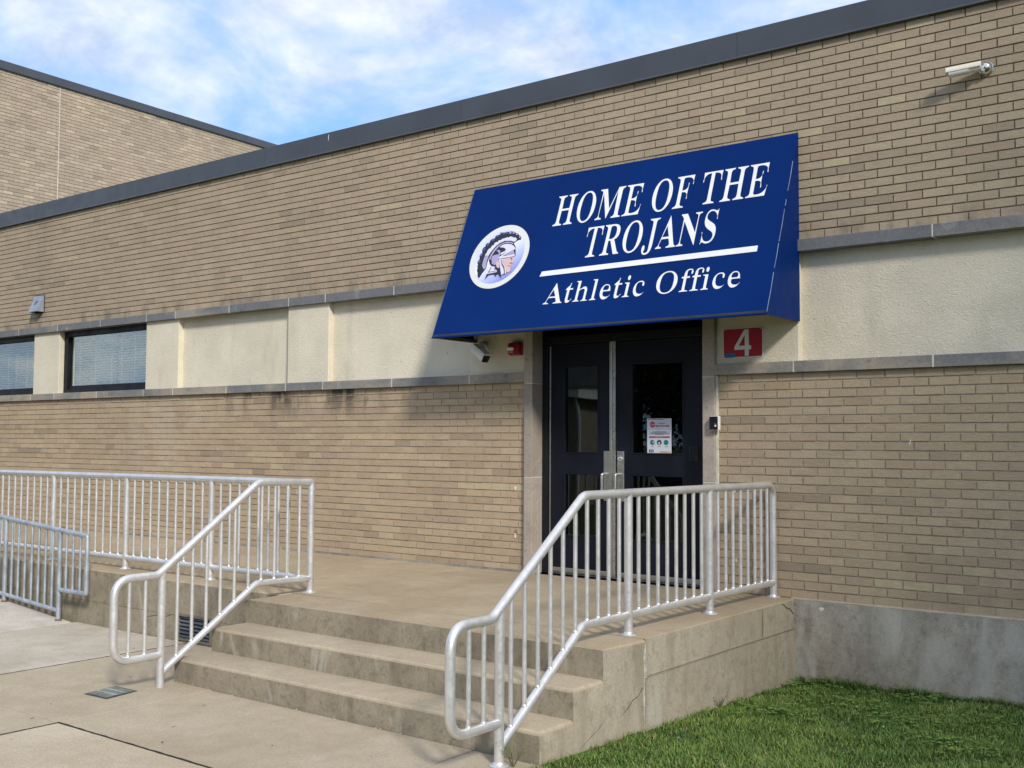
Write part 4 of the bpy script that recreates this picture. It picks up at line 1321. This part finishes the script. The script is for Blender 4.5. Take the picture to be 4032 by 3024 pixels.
# camera under the awning
c1 = thing('security_camera', (-5.45, -0.003, 2.12), 'white box-shaped security camera with a black face under the awning', 'camera')
m = MB(); m.lathe([(0.060, 0), (0.060, 0.050), (0.050, 0.062)], (-5.478, -0.001, 2.150), 24, (0, -1, 0)); m.build('base', WHITEPL, c1, smooth=True)
m = MB(); m.tube(fillet([(-5.468, -0.05, 2.146), (-5.462, -0.09, 2.142), (-5.450, -0.110, 2.118)], 0.03), 0.020, 14); m.build('bracket_arm', WHITEPL, c1, smooth=True)
dirv = Vector((0.80, -0.16, -0.54)).normalized()
cc = Vector((-5.430, -0.125, 2.092))
side = dirv.cross(Vector((0, 0, 1))).normalized(); upv = side.cross(dirv).normalized()


def oriented(mb_, c, d, s_, u_):
    M_ = Matrix(((s_.x, d.x, u_.x, c.x), (s_.y, d.y, u_.y, c.y), (s_.z, d.z, u_.z, c.z), (0, 0, 0, 1)))
    mb_.v = [tuple(M_ @ Vector(v)) for v in mb_.v]
    return mb_


m = MB(); m.prism(rrect(-0.042, 0.042, -0.042, 0.042, 0.016), 'y', -0.105, 0.098); oriented(m, cc, dirv, side, upv); m.build('body', WHITEPL, c1, smooth=True)
m = MB(); m.prism(rrect(-0.045, 0.045, 0.038, 0.049, 0.004), 'y', -0.098, 0.112); oriented(m, cc, dirv, side, upv); m.build('sun_shield', WHITEPL, c1, smooth=True)
m = MB(); m.prism(rrect(-0.040, 0.040, -0.041, 0.037, 0.015), 'y', 0.0983, 0.106); oriented(m, cc, dirv, side, upv); m.build('lens_face', BLACKPL, c1, smooth=True)

# camera high on the wall at right
c2 = thing('security_camera', (-0.78, 0, 3.97), 'silver cylinder security camera on a ball mount high on the wall', 'camera')
m = MB()
prof = [(0.046 * math.cos(a), 0.020 + 0.046 * math.sin(a)) for a in [math.radians(x) for x in range(-20, 91, 11)]]
m.lathe([(0.05, 0.0), (0.05, 0.008)] + prof[:-1] + [(0.002, 0.066)], (-0.775, 0.001, 3.968), 24, (0, -1, 0)); m.build('ball_mount', CHROME, c2, smooth=True)
a_, b_ = Vector((-0.800, -0.066, 3.972)), Vector((-1.012, -0.120, 3.952))
dv = (b_ - a_).normalized(); sv = dv.cross(Vector((0, 0, 1))).normalized(); uv = sv.cross(dv).normalized()
m = MB(); m.tube([a_, a_ + dv * 0.085], [0.030, 0.030], 22); m.build('rear_body', WHITEPL, c2, smooth=True)
m = MB(); m.tube([a_ + dv * 0.083, b_], 0.0365, 24, cap=True); m.build('front_body', WHITEPL, c2, smooth=True)
m = MB(); m.lathe([(0.031, 0.0), (0.031, 0.0012)], tuple(b_), 22, tuple(dv)); m.build('lens', BLACKPL, c2, smooth=True)
m = MB()
arc = [math.radians(q) for q in range(-5, 186, 10)]
P_ = [(0.0415 * math.cos(q), 0.0415 * math.sin(q)) for q in arc] + [(0.0385 * math.cos(q), 0.0385 * math.sin(q)) for q in reversed(arc)]
m.prism(P_, 'y', 0.0, 0.240); oriented(m, a_ - dv * 0.004, dv, sv, uv); m.build('sun_shield', CREAMPL, c2, smooth=True)

# exhaust hood
vh = thing('vent_hood', (-13.83, 0, 3.08), 'small grey metal exhaust hood on the brick at far left', 'vent')
HOOD = metal_mat('weathered_hood_metal', (0.36, 0.41, 0.47), 0.5, 0.5, 0.2)
m = MB()
x0, x1 = -13.948, -13.708
m.add([(x0, -0.004, 3.325), (x1, -0.004, 3.325), (x1, -0.018, 3.325), (x0, -0.018, 3.325), (x0, -0.004, 3.085), (x1, -0.004, 3.085), (x1, -0.115, 3.085), (x0, -0.115, 3.085)],
      [(0, 1, 2, 3), (3, 2, 6, 7), (0, 3, 7, 4), (1, 5, 6, 2)])
m.build('cowl', HOOD, vh)
m = MB()
m.box(x0 - 0.012, x1 + 0.012, -0.0055, -0.001, 3.075, 3.338)
m.build('flange', DARKFRAME, vh)
m = MB(); m.box(x0 + 0.02, x1 - 0.02, -0.095, -0.008, 3.095, 3.099); m.build('damper', DARKFRAME, vh)
m = MB()
MM = Matrix(((1, 0, 0, 0), (0, 0.404, -0.915, 0), (0, 0.915, 0.404, 0), (0, 0, 0, 1)))
flat('rust_streak', [[(-13.86, 3.17), (-13.845, 3.172), (-13.80, 3.235), (-13.82, 3.238)], [(-13.84, 3.20), (-13.81, 3.225), (-13.79, 3.235), (-13.825, 3.236)]], plain('rust', (0.09, 0.045, 0.04), 0.9), vh,
     Matrix(((1, 0, 0, 0), (0, 0.3746, -0.927, -0.018 - 3.325 * 0.3746 + 0.0), (0, 0.927, 0.3746, 3.325 - 3.325 * 0.927), (0, 0, 0, 1))) @ Matrix.Translation((0, 0, 0.004)))

# notice on the right door
ps = thing('paper_notice', (-3.61, 0.16, 1.132), 'white paper notice with a red stop sign taped to the right door glass', 'notice')
PX0, PX1, PZ0, PZ1, PY = -3.733, -3.487, 1.132, 1.446, 0.1655
PAPER = plain('paper', (0.70, 0.73, 0.76), 0.6, var=0.03); PRED = plain('print_red', (0.42, 0.02, 0.06), 0.6); PGREY = plain('print_grey', (0.50, 0.55, 0.62), 0.6)
PTEAL = plain('print_teal', (0.0, 0.22, 0.26), 0.6); PNAVY = plain('print_navy', (0.01, 0.05, 0.18), 0.6); PORG = plain('print_orange', (0.75, 0.36, 0.08), 0.6); PINK = plain('print_ink', (0.06, 0.07, 0.09), 0.6)


def pq(a, b): return (PX0 + (PX1 - PX0) * a, PZ0 + (PZ1 - PZ0) * b)


def prect(n_, a0, a1, b0, b1, mat, lv): return flat(n_, [[pq(a0, b0), pq(a1, b0), pq(a1, b1), pq(a0, b1)]], mat, ps, onwall(PY - 0.0006 * lv), thick=0.0001)


flat('sheet', [[pq(0, 0), pq(1, 0), pq(1, 1), pq(0, 1)]], PAPER, ps, onwall(PY), thick=0.0002)
prect('red_strip', 0.09, 0.72, 0.962, 0.986, PRED, 1); prect('orange_strip', 0.72, 0.98, 0.962, 0.986, PORG, 1); prect('corner_mark', 0.02, 0.07, 0.962, 0.984, PINK, 1)
prect('grey_band', 0.02, 0.98, 0.71, 0.945, PGREY, 1); prect('rule_line', 0.03, 0.98, 0.692, 0.702, PRED, 1)
oc = [(0.22 + 0.115 * math.cos(math.radians(22.5 + 45 * k)), 0.83 + 0.09 * math.sin(math.radians(22.5 + 45 * k))) for k in range(8)]
flat('stop_octagon', [[pq(a, b) for a, b in oc]], PRED, ps, onwall(PY - 0.0014), thick=0.0001)
print_text('STOP', pq(0.22, 0)[0], pq(0, 0.805)[1], 0.022, PY - 0.0019, SIGNWHITE, ps, sx=0.85)
print_text('Feeling Sick?', pq(0.62, 0)[0], pq(0, 0.848)[1], 0.016, PY - 0.0019, PINK, ps, sx=0.8)
flat('red_arrow', [[pq(0.35, 0.77), pq(0.90, 0.77), pq(0.93, 0.79), pq(0.90, 0.81), pq(0.35, 0.81)]], PRED, ps, onwall(PY - 0.0014), thick=0.0001)
prect('arrow_text_line', 0.45, 0.80, 0.785, 0.796, PGREY, 4)
prect('grey_band', 0.05, 0.95, 0.535, 0.655, PGREY, 1)
for a0, a1, b0 in ((0.26, 0.78, 0.617), (0.14, 0.88, 0.583), (0.33, 0.70, 0.552)): prect('text_line', a0, a1, b0, b0 + 0.012, PINK, 3)
prect('red_bar', 0.08, 0.93, 0.452, 0.497, PRED, 1); prect('bar_text_line', 0.34, 0.64, 0.468, 0.480, PGREY, 3)
for k, a in enumerate((0.22, 0.50, 0.78)):
    flat('picture_disc', [[pq(a + 0.10 * math.cos(t), 0.325 + 0.076 * math.sin(t)) for t in [2 * math.pi * q / 20 for q in range(20)]]], (PTEAL, PINK, PTEAL)[k], ps, onwall(PY - 0.0008), thick=0.0001)
    if k < 2: flat('picture_figure', [[pq(a + 0.05 + 0.05 * math.cos(t) * (1 - k), 0.34 + 0.045 * math.sin(t)) if k == 0 else pq(a + 0.035 * math.cos(t), 0.30 + 0.04 * math.sin(t)) for t in [2 * math.pi * q / 14 for q in range(14)]]], (plain('print_pink', (0.6, 0.38, 0.36), 0.6), PAPER)[k], ps, onwall(PY - 0.0014), thick=0.0001)
    prect('caption_line', a - 0.05, a + 0.05 + 0.04 * (k == 2), 0.205, 0.217, PINK, 2)
prect('logo_block', 0.08, 0.265, 0.045, 0.125, PNAVY, 1); flat('logo_swoosh', [[pq(0.11, 0.06), pq(0.15, 0.065), pq(0.17, 0.105), pq(0.15, 0.11)]], PAPER, ps, onwall(PY - 0.0014), thick=0.0001); prect('logo_text', 0.18, 0.245, 0.075, 0.095, PAPER, 3)
prect('orange_strip', 0.52, 0.97, 0.042, 0.072, PORG, 1); prect('strip_text_line', 0.55, 0.80, 0.052, 0.060, PRED, 3)

# cover plate in the sidewalk
dg = thing('drain_grate', (-5.61, -3.92, GZ), 'small square grey metal drain grate set in the sidewalk', 'drain grate')
u_ = Vector((0.2375, 0.010, 0)); v_ = Vector((-0.044, 0.250, 0)); o_ = Vector((-5.7075, -4.053, GZ))


def dgp(a, b, z): q = o_ + u_ * a + v_ * b; return (q.x, q.y, GZ + z)


def dgbox(m_, a0, a1, b0, b1, z0, z1):
    m_.add([dgp(a0, b0, z0), dgp(a1, b0, z0), dgp(a1, b1, z0), dgp(a0, b1, z0), dgp(a0, b0, z1), dgp(a1, b0, z1), dgp(a1, b1, z1), dgp(a0, b1, z1)],
           [(3, 2, 1, 0), (4, 5, 6, 7), (0, 1, 5, 4), (1, 2, 6, 5), (2, 3, 7, 6), (3, 0, 4, 7)])


m = MB(); dgbox(m, -0.05, 1.05, -0.05, 1.05, 0.0005, 0.0015); m.build('rim', BLACKPL, dg)
GRATE = plain('weathered_grate', (0.22, 0.245, 0.225), 0.7, 0.2, 0.25, 20); GRATEB = plain('grate_bar_metal', (0.40, 0.42, 0.38), 0.6, 0.2, 0.2, 20)
m = MB(); dgbox(m, 0.02, 0.98, 0.02, 0.98, 0.0016, 0.0030); m.build('plate', LOUV, dg)
for k in range(9):
    m = MB(); a = 0.06 + k * 0.1; dgbox(m, a, a + 0.045, 0.05, 0.95, 0.0031, 0.0065); m.build('slat', GRATE, dg)
for b in (0.32, 0.62):
    m = MB(); dgbox(m, 0.03, 0.97, b, b + 0.05, 0.0066, 0.0105); m.build('cross_bar', GRATEB, dg)

# ------------------------------------------------------------------ lawn
GRASS, nt_, b_ = new_mat('grass_blade')
g_ = G(nt_)
at_ = g_.n('ShaderNodeAttribute'); at_.attribute_name = 'tone'
c_ = g_.ramp(at_.outputs['Fac'], [(0.0, (0.032, 0.075, 0.014)), (0.4, (0.095, 0.175, 0.030)), (0.75, (0.175, 0.265, 0.055)), (0.93, (0.25, 0.34, 0.10)), (1.0, (0.34, 0.30, 0.14))])
c_ = g_.mix(0.45, c_, g_.mix(g_.rng(g_.noise(2.6, 4), 0.35, 0.65), (0.62, 0.75, 0.7), (1.25, 1.12, 1.0)), 'MULTIPLY')
g_.L(c_, b_.inputs['Base Color']); b_.inputs['Roughness'].default_value = 0.55
b_.inputs['Specular IOR Level'].default_value = 0.3


def grass(n, x0, x1, y0, y1, hmin, hmax, keep=None):
    x = rng.uniform(x0, x1, n); y = rng.uniform(y0, y1, n)
    if keep is not None:
        k = keep(x, y); x, y = x[k], y[k]
    n = len(x)
    z = np.array([lawn_z(a, b) for a, b in zip(x, y)]) - 0.004
    # clumps: taller and denser growth in patches and along the foundation
    cl = 0.5 + 0.5 * np.sin(x * 7.3 + np.sin(y * 5.1) * 1.7) * np.sin(y * 6.7 + np.sin(x * 4.3) * 2.0)
    h = rng.uniform(hmin * 0.6, hmax, n) * (0.6 + 0.75 * cl)
    az = rng.uniform(0, 2 * np.pi, n); ben = rng.uniform(0.2, 1.5, n) * h
    w = rng.uniform(0.0014, 0.0030, n)
    dx, dy = np.cos(az), np.sin(az)
    sx, sy = -dy * w, dx * w
    V = np.zeros((n, 5, 3))
    V[:, 0] = np.stack([x - sx, y - sy, z], 1); V[:, 1] = np.stack([x + sx, y + sy, z], 1)
    mx, my, mz = x + dx * ben * 0.35, y + dy * ben * 0.35, z + h * 0.62
    V[:, 2] = np.stack([mx + sx * .8, my + sy * .8, mz], 1); V[:, 3] = np.stack([mx - sx * .8, my - sy * .8, mz], 1)
    V[:, 4] = np.stack([x + dx * ben, y + dy * ben, z + h * rng.uniform(0.8, 1.0, n)], 1)
    t = np.clip(rng.normal(0.45, 0.22, n) + 0.28 * (cl - 0.5), 0, 0.95)
    t[rng.random(n) < 0.055] = 1.0
    return V, t


def blades_object(parts, name, mat):
    V = np.concatenate([p[0] for p in parts]); T = np.concatenate([p[1] for p in parts])
    n = len(V)
    me = bpy.data.meshes.new(name)
    base = (np.arange(n) * 5)[:, None]
    quads = base + np.array([0, 1, 2, 3]); tris = base + np.array([3, 2, 4])
    me.vertices.add(n * 5); me.vertices.foreach_set('co', V.reshape(-1).astype(np.float32))
    loops = np.concatenate([quads.reshape(-1), tris.reshape(-1)]).astype(np.int32)
    me.loops.add(len(loops)); me.loops.foreach_set('vertex_index', loops)
    me.polygons.add(2 * n)
    st = np.concatenate([np.arange(n) * 4, 4 * n + np.arange(n) * 3]).astype(np.int32)
    me.polygons.foreach_set('loop_start', st)
    me.update(calc_edges=True)
    a = me.attributes.new('tone', 'FLOAT', 'FACE'); a.data.foreach_set('value', np.concatenate([T, T]).astype(np.float32))
    me.materials.append(mat)
    o_ = link(name, me); return o_


def edge_keep(x, y):
    # a ragged edge against the sidewalk and the concrete
    return (x > XR + 0.018 + 0.022 * np.sin(y * 9) * np.sin(y * 23) + rng.uniform(-0.01, 0.03, len(x))) | (y < Y2 - 0.05)


parts = [grass(150000, XR, 0.55, -3.75, -0.016, 0.018, 0.046, edge_keep),
         grass(5000, XR, 1.5, -0.10, -0.016, 0.04, 0.095, edge_keep),
         grass(60000, 0.55, 3.1, -3.75, -0.016, 0.025, 0.06),
         grass(60000, -2.20, 3.1, -6.5, -3.75, 0.025, 0.055)]
lawn = blades_object(parts, 'lawn_grass', GRASS)
tag(lawn, 'short green lawn grass below the foundation wall', 'grass', kind='stuff')

# broad-leaved clover and plantain among the grass
CLOV, nt_, b_ = new_mat('clover_leaf'); g_ = G(nt_)
g_.L(g_.mix(g_.rng(g_.noise(14, 3), 0.3, 0.7), (0.07, 0.16, 0.025), (0.16, 0.27, 0.05)), b_.inputs['Base Color']); b_.inputs['Roughness'].default_value = 0.5
m = MB()
for k in range(420):
    c0 = [(-2.1, -0.25), (-1.25, -0.2), (-1.9, -1.3), (-1.1, -1.1), (-0.75, -0.7), (-1.6, -0.75), (-0.55, -1.5)][int(rng.integers(7))]
    x, y = c0[0] + rng.normal(0, 0.16), c0[1] + rng.normal(0, 0.12)
    if x < XR + 0.03 or y > -0.03: continue
    z = lawn_z(x, y) + rng.uniform(0.018, 0.055)
    a0 = rng.uniform(0, 6.28); s = rng.uniform(0.006, 0.013)
    for q in range(3):
        a = a0 + q * 2.094
        cx, cy = x + math.cos(a) * s, y + math.sin(a) * s
        pts = [(cx + math.cos(a + t) * s, cy + math.sin(a + t) * s, z + rng.uniform(-.002, .004)) for t in (0, 1.05, 2.1, 3.14, 4.2, 5.25)]
        m.add(pts, [tuple(range(6))])
cl_ = m.build('clover', CLOV); tag(cl_, 'clover leaves growing in patches through the lawn', 'clover', kind='stuff')
m = MB()
for x, y in ((-2.17, -0.62), (-2.2, -1.25), (-1.45, -0.95), (-1.0, -0.35), (-2.02, -2.15), (-1.93, -2.55), (-0.75, -0.45), (-1.1, -1.45)):
    z = lawn_z(x, y) + 0.055
    for q in range(14):
        a, e = rng.uniform(0, 6.28), rng.uniform(-0.2, 1.4)
        d = Vector((math.cos(a) * math.cos(e), math.sin(a) * math.cos(e), math.sin(e))) * 0.008
        m.add([(x, y, z), (x + d.x + 0.003, y + d.y, z + d.z), (x + d.x, y + d.y + 0.003, z + d.z)], [(0, 1, 2)])
fl_ = m.build('clover_blossoms', plain('clover_white', (0.8, 0.8, 0.76), 0.7)); tag(fl_, 'tiny white clover blossoms dotted over the lawn', 'blossoms', kind='stuff')


def leafy_weed(name, base, n, h, spread, label, seed):
    r = np.random.default_rng(seed)
    t = thing(name, base, label, 'weed')
    st = MB(); lf = MB()
    for k in range(n):
        a = r.uniform(0, 6.28); L_ = h * r.uniform(0.5, 1)
        tip = Vector(base) + Vector((math.cos(a) * spread * r.uniform(0.3, 1), math.sin(a) * spread * r.uniform(0.3, 1), L_))
        mid = Vector(base) * 0.5 + tip * 0.5 + Vector((0, 0, L_ * 0.15))
        st.tube([base, mid, tip], [0.002, 0.0016, 0.001], 5)
        for q in range(5):
            f = 0.35 + 0.65 * q / 4
            p = Vector(base).lerp(tip, f) + Vector((0, 0, 0.02 * f))
            b = a + r.uniform(-1.6, 1.6); d = Vector((math.cos(b), math.sin(b), r.uniform(-.2, .5))).normalized(); s_ = r.uniform(0.012, 0.026)
            w_ = d.cross(Vector((0, 0, 1))).normalized() * s_ * 0.3
            lf.add([p, p + d * s_ * .5 + w_, p + d * s_, p + d * s_ * .5 - w_], [(0, 1, 2, 3)])
    st.build('stem', plain('weed_stem', (0.12, 0.11, 0.04), 0.7), t)
    lf.build('leaves', CLOV, t)
    return t


leafy_weed('weed', (-2.372, -3.56, GZ), 9, 0.13, 0.10, 'small green weed sprouting beside the foot of the right railing', 4)
leafy_weed('weed', (-2.262, -1.35, lawn_z(-2.25, -1.35)), 6, 0.10, 0.06, 'small leafy weed at the foot of the landing side, in lawn', 9)

# crumbs of stone, leaf bits
m = MB()
for k in range(150):
    w = rng.random()
    if w < 0.45: x, y, z = rng.uniform(XL, XR), Y2 - abs(rng.normal(0, 0.018)) - 0.004, GZ
    elif w < 0.70: x, y, z = rng.uniform(-8.4, XL), YR - abs(rng.normal(0, 0.03)) - 0.004, GZ
    elif w < 0.80: x, y, z = rng.uniform(XL, XR), Y1 - abs(rng.normal(0, .02)) - .004, -2 * RIS
    elif w < 0.9: x, y, z = rng.uniform(-8, -5), -0.03 - abs(rng.normal(0, .03)), 0.0
    else: x, y, z = rng.uniform(-8, -2.6), rng.uniform(-4.9, -3.5), GZ
    s = rng.uniform(0.002, 0.0065)
    q = rng.uniform(0.6, 1.3, 6) * s
    m.add([(x - q[0], y, z + q[2] * .6), (x + q[1], y, z + q[3] * .6), (x, y - q[2], z + q[1] * .6), (x, y + q[3], z + q[2] * .5), (x, y, z + q[4] * 1.1), (x, y, z)],
          [(0, 2, 4), (2, 1, 4), (1, 3, 4), (3, 0, 4), (2, 0, 5), (1, 2, 5), (3, 1, 5), (0, 3, 5)])
gv = m.build('gravel', plain('pale_crumbs', (0.55, 0.51, 0.44), 0.9, var=0.4, scale=40)); tag(gv, 'pale stone crumbs along the foot of the steps and walls', 'gravel', kind='stuff')
m = MB()
for x, y in ((-5.36, -4.63), (-5.62, -4.36), (-6.35, -3.9), (-7.3, -3.3), (-4.5, -4.2), (-5.0, -4.95), (-3.7, -4.1), (-5.95, -3.55), (-4.8, -3.75), (-6.9, -2.9), (-3.1, -3.9), (-4.25, -4.45)):
    a = rng.uniform(0, 6.28); s = rng.uniform(0.010, 0.022); c, n_ = math.cos(a), math.sin(a)
    zz = GZ + 0.002
    m.add([(x - c * s, y - n_ * s, zz), (x + n_ * s * .3, y - c * s * .3, zz + .002), (x + c * s, y + n_ * s, zz + .004), (x - n_ * s * .3, y + c * s * .3, zz + .001)], [(0, 1, 2, 3)])
lb = m.build('leaf_litter', plain('dead_leaf', (0.11, 0.075, 0.045), 0.8, var=0.4, scale=20)); tag(lb, 'dry leaf bits scattered on the sidewalk', 'leaf litter', kind='stuff')

# mortar chips where old fixings were pulled from the brick, on both sides of the doors
CHIP = plain('broken_plaster', (0.66, 0.60, 0.50), 0.9, var=0.25, scale=60); RUSTY = plain('brick_break', (0.26, 0.13, 0.06), 0.9, var=0.3, scale=50)
for x, z, r_, rust in ((-5.085, 0.79, 0.020, False), (-5.085, 0.34, 0.020, True), (-2.80, 0.84, 0.017, False), (-2.79, 0.27, 0.017, False)):
    P = [(x + r_ * rng.uniform(.6, 1.1) * math.cos(t) * .7, z + r_ * rng.uniform(.7, 1.2) * math.sin(t) * 1.25) for t in [6.283 * q / 11 for q in range(11)]]
    flat('plaster_patch', [P], CHIP, lower_wall, onwall(-0.004), thick=0.002)
    if rust:
        P = [(x + .008 + r_ * rng.uniform(.6, 1.1) * math.cos(t) * .8, z + .040 + r_ * rng.uniform(.7, 1.2) * math.sin(t)) for t in [6.283 * q / 11 for q in range(11)]]
        flat('broken_brick_patch', [P], RUSTY, lower_wall, onwall(-0.004), thick=0.001)

# hairline cracks, chips and scrapes


def ribbon(name, pts, w, mat, par, place):
    L_, R_ = [], []
    for k, (a, b) in enumerate(pts):
        a0, b0 = pts[max(0, k - 1)]; a1, b1 = pts[min(len(pts) - 1, k + 1)]
        l = math.hypot(a1 - a0, b1 - b0) or 1
        q = w * (0.5 + 0.4 * float(rng.random())) * (0.35 if k in (0, len(pts) - 1) else 1)
        L_.append((a - (b1 - b0) / l * q, b + (a1 - a0) / l * q)); R_.append((a + (b1 - b0) / l * q, b - (a1 - a0) / l * q))
    return flat(name, [L_ + R_[::-1]], mat, par, place, thick=0.0003)


CRK = plain('crack_dark', (0.05, 0.043, 0.034), 0.95, var=0.3, scale=40)
onside = Matrix(((0, 0, 1, XR + 0.0006), (1, 0, 0, 0), (0, 1, 0, 0), (0, 0, 0, 1)))      # 2D (y, z) onto the right side of the landing
ribbon('crack', [(-0.27, -0.012), (-0.20, -0.03), (-0.17, -0.052), (-0.10, -0.07), (-0.05, -0.105), (-0.01, -0.125)], 0.004, CRK, landing, onside)
ribbon('crack', [(-2.60, -0.42), (-2.52, -0.385), (-2.47, -0.35), (-2.40, -0.335), (-2.36, -0.30), (-2.33, -0.295)], 0.0035, CRK, landing, onside)
ribbon('crack', [(-3.05, -0.52), (-2.93, -0.475), (-2.86, -0.45), (-2.78, -0.40)], 0.0025, CRK, landing, onside)
ribbon('pale_streak', [(-2.318, -0.03), (-2.322, -0.12), (-2.315, -0.22), (-2.325, -0.34), (-2.32, -0.47), (-2.322, -0.56)], 0.022, plain('lime_streak', (0.47, 0.45, 0.38), 0.9, var=0.3, scale=30), landing, onside)
ribbon('rust_streak', [(-0.60, -0.02), (-0.602, -0.08), (-0.598, -0.16), (-0.60, -0.225)], 0.014, plain('rust_streak_print', (0.27, 0.19, 0.09), 0.9, var=0.3, scale=30), landing, onside)
onret = Matrix.Translation((0, YR + 0.0030, 0)) @ SM
ribbon('crack', [(-7.40, -0.36), (-7.25, -0.33), (-7.15, -0.34), (-7.05, -0.31), (-6.97, -0.285)], 0.005, CRK, landing, onret)
ribbon('crack', [(-7.95, -0.31), (-7.93, -0.37), (-7.97, -0.43), (-7.95, -0.50)], 0.004, CRK, landing, onret)
flat('chip', [[(-2.062 + 0.020 * math.cos(t) * (1 + .3 * math.sin(3 * t)), -0.062 + 0.016 * math.sin(t)) for t in [6.283 * q / 10 for q in range(10)]]], CHIP, wing, onwall(-0.0126), thick=0.0006)
flat('scrape', [[(-7.726, 4.592), (-7.718, 4.595), (-7.716, 4.662), (-7.724, 4.660)]], SIGNWHITE, wing, onwall(-0.0350), thick=0.0004)
flat('scrape', [[(-1.372, 1.232), (-1.366, 1.225), (-1.355, 1.262), (-1.362, 1.262)]], SIGNWHITE, lower_wall, onwall(-0.0030), thick=0.0004)

# ------------------------------------------------------------------ what stands behind the photographer (seen in the glass, shades the right end)
BARK = plain('bark', (0.09, 0.07, 0.05), 0.95, var=0.3, scale=5, bump=0.6)
LEAF, nt_, b_ = new_mat('tree_leaf'); g_ = G(nt_)
g_.L(g_.mix(g_.rng(g_.noise(1.2, 4), 0.3, 0.7), (0.03, 0.065, 0.014), (0.075, 0.13, 0.03)), b_.inputs['Base Color']); b_.inputs['Roughness'].default_value = 0.6


def tree_meshes(h, cr, ch, n, seed, ls):
    r = np.random.default_rng(seed)
    m_ = MB()
    zc = h - ch * 0.5
    m_.tube([(0, 0, -0.1), (0.05, 0.03, h * 0.25), (-0.04, 0.06, h * 0.5), (0.05, 0, h * 0.8)], [0.28, 0.22, 0.16, 0.05], 10)
    for k in range(12):
        a = k * 2.4; z0 = h * (0.30 + 0.04 * k); L_ = cr * r.uniform(0.6, 0.9)
        p = Vector((0, 0, z0)); q = p + Vector((math.cos(a) * L_, math.sin(a) * L_, L_ * r.uniform(0.4, 0.9)))
        m_.tube([p, p.lerp(q, .5) + Vector((0, 0, .2)), q], [0.09, 0.06, 0.02], 6)
    trunk_ = m_.mesh('trunk', BARK, smooth=True)
    # leaf clumps spread through the crown
    nc = 60
    C = r.normal(0, 1, (nc, 3)); C /= np.linalg.norm(C, axis=1)[:, None]; C *= (r.random(nc) ** 0.4)[:, None]
    C = C * np.array([cr * .82, cr * .82, ch * .42]) + np.array([0, 0, zc])
    idx = r.integers(nc, size=n)
    P = C[idx] + r.normal(0, 1, (n, 3)) * np.array([cr, cr, cr]) * 0.155
    A = r.normal(0, 1, (n, 3)); A /= np.linalg.norm(A, axis=1)[:, None]
    B = np.cross(A, r.normal(0, 1, (n, 3))); B /= np.linalg.norm(B, axis=1)[:, None]
    s_ = r.uniform(.6, 1.2, n)[:, None] * ls
    V = np.stack([P - A * s_, P + B * s_ * .5, P + A * s_, P - B * s_ * .5], 1).reshape(-1, 3)
    me = bpy.data.meshes.new('crown'); me.from_pydata(V.tolist(), [], (np.arange(n * 4).reshape(-1, 4)).tolist()); me.materials.append(LEAF)
    return trunk_, me


def tree(loc, meshes, rot, sc, label, group=None):
    t = thing('tree', loc, label, 'tree', group)
    t.rotation_euler = (0, 0, rot); t.scale = (sc, sc, sc)
    for nm, me in zip(('trunk', 'crown'), meshes):
        o_ = bpy.data.objects.new(nm, me); COL.objects.link(o_); o_.parent = t
    return t


TA = tree_meshes(13, 4.6, 11.5, 22000, 3, 0.13)
TB = tree_meshes(11, 4.2, 10.0, 20000, 5, 0.13)
for k, (x, y, s) in enumerate(((-40, -31, 1.1), (-34, -36, 1.2), (-29.5, -32, 1.0), (-24, -35, 1.2), (-19, -32, 1.05), (-14, -36, 1.15), (-9, -33, 1.0), (-3.5, -37, 1.1), (-38, -42, 1.3), (-31.5, -44, 1.35), (-25, -43, 1.3), (-18.5, -44, 1.35), (-12, -43, 1.3), (-22, -30, 0.9), (-16.5, -30, 0.85))):
    tree((x, y, -0.62), TA if k % 2 else TB, k * 1.3, s, 'leafy tree in the row across the lawn, mirrored in the door glass', 'trees mirrored in the door glass')
TS = tree_meshes(21, 5.2, 17.0, 26000, 8, 0.17)
tree(TREE_AT, TS, 0.4, 1.0, 'tall leafy tree beyond the right edge that shades the wall end')

hs = thing('low_house', (-20, -21, -0.62), 'low tan building with white gutter mirrored in the left door glass', 'building')
m = MB(); m.box(-25.0, -17.0, -20.4, -18.2, -0.62, 2.55); m.build('wall', plain('house_wall', (0.33, 0.28, 0.21), 0.9), hs)
m = MB(); m.box(-25.4, -16.6, -20.8, -17.8, 2.55, 2.85); m.build('fascia', WHITEPL, hs)
m = MB(); m.prism([(-20.9, 2.85), (-17.7, 2.85), (-19.3, 3.9)], 'x', -25.5, -16.5); m.build('roof', plain('house_shingle', (0.10, 0.10, 0.10), 0.9), hs)
m = MB(); m.tube([(-16.9, -18.1, 2.6), (-16.9, -18.1, -0.6)], 0.05, 10); m.build('downspout', WHITEPL, hs, smooth=True)
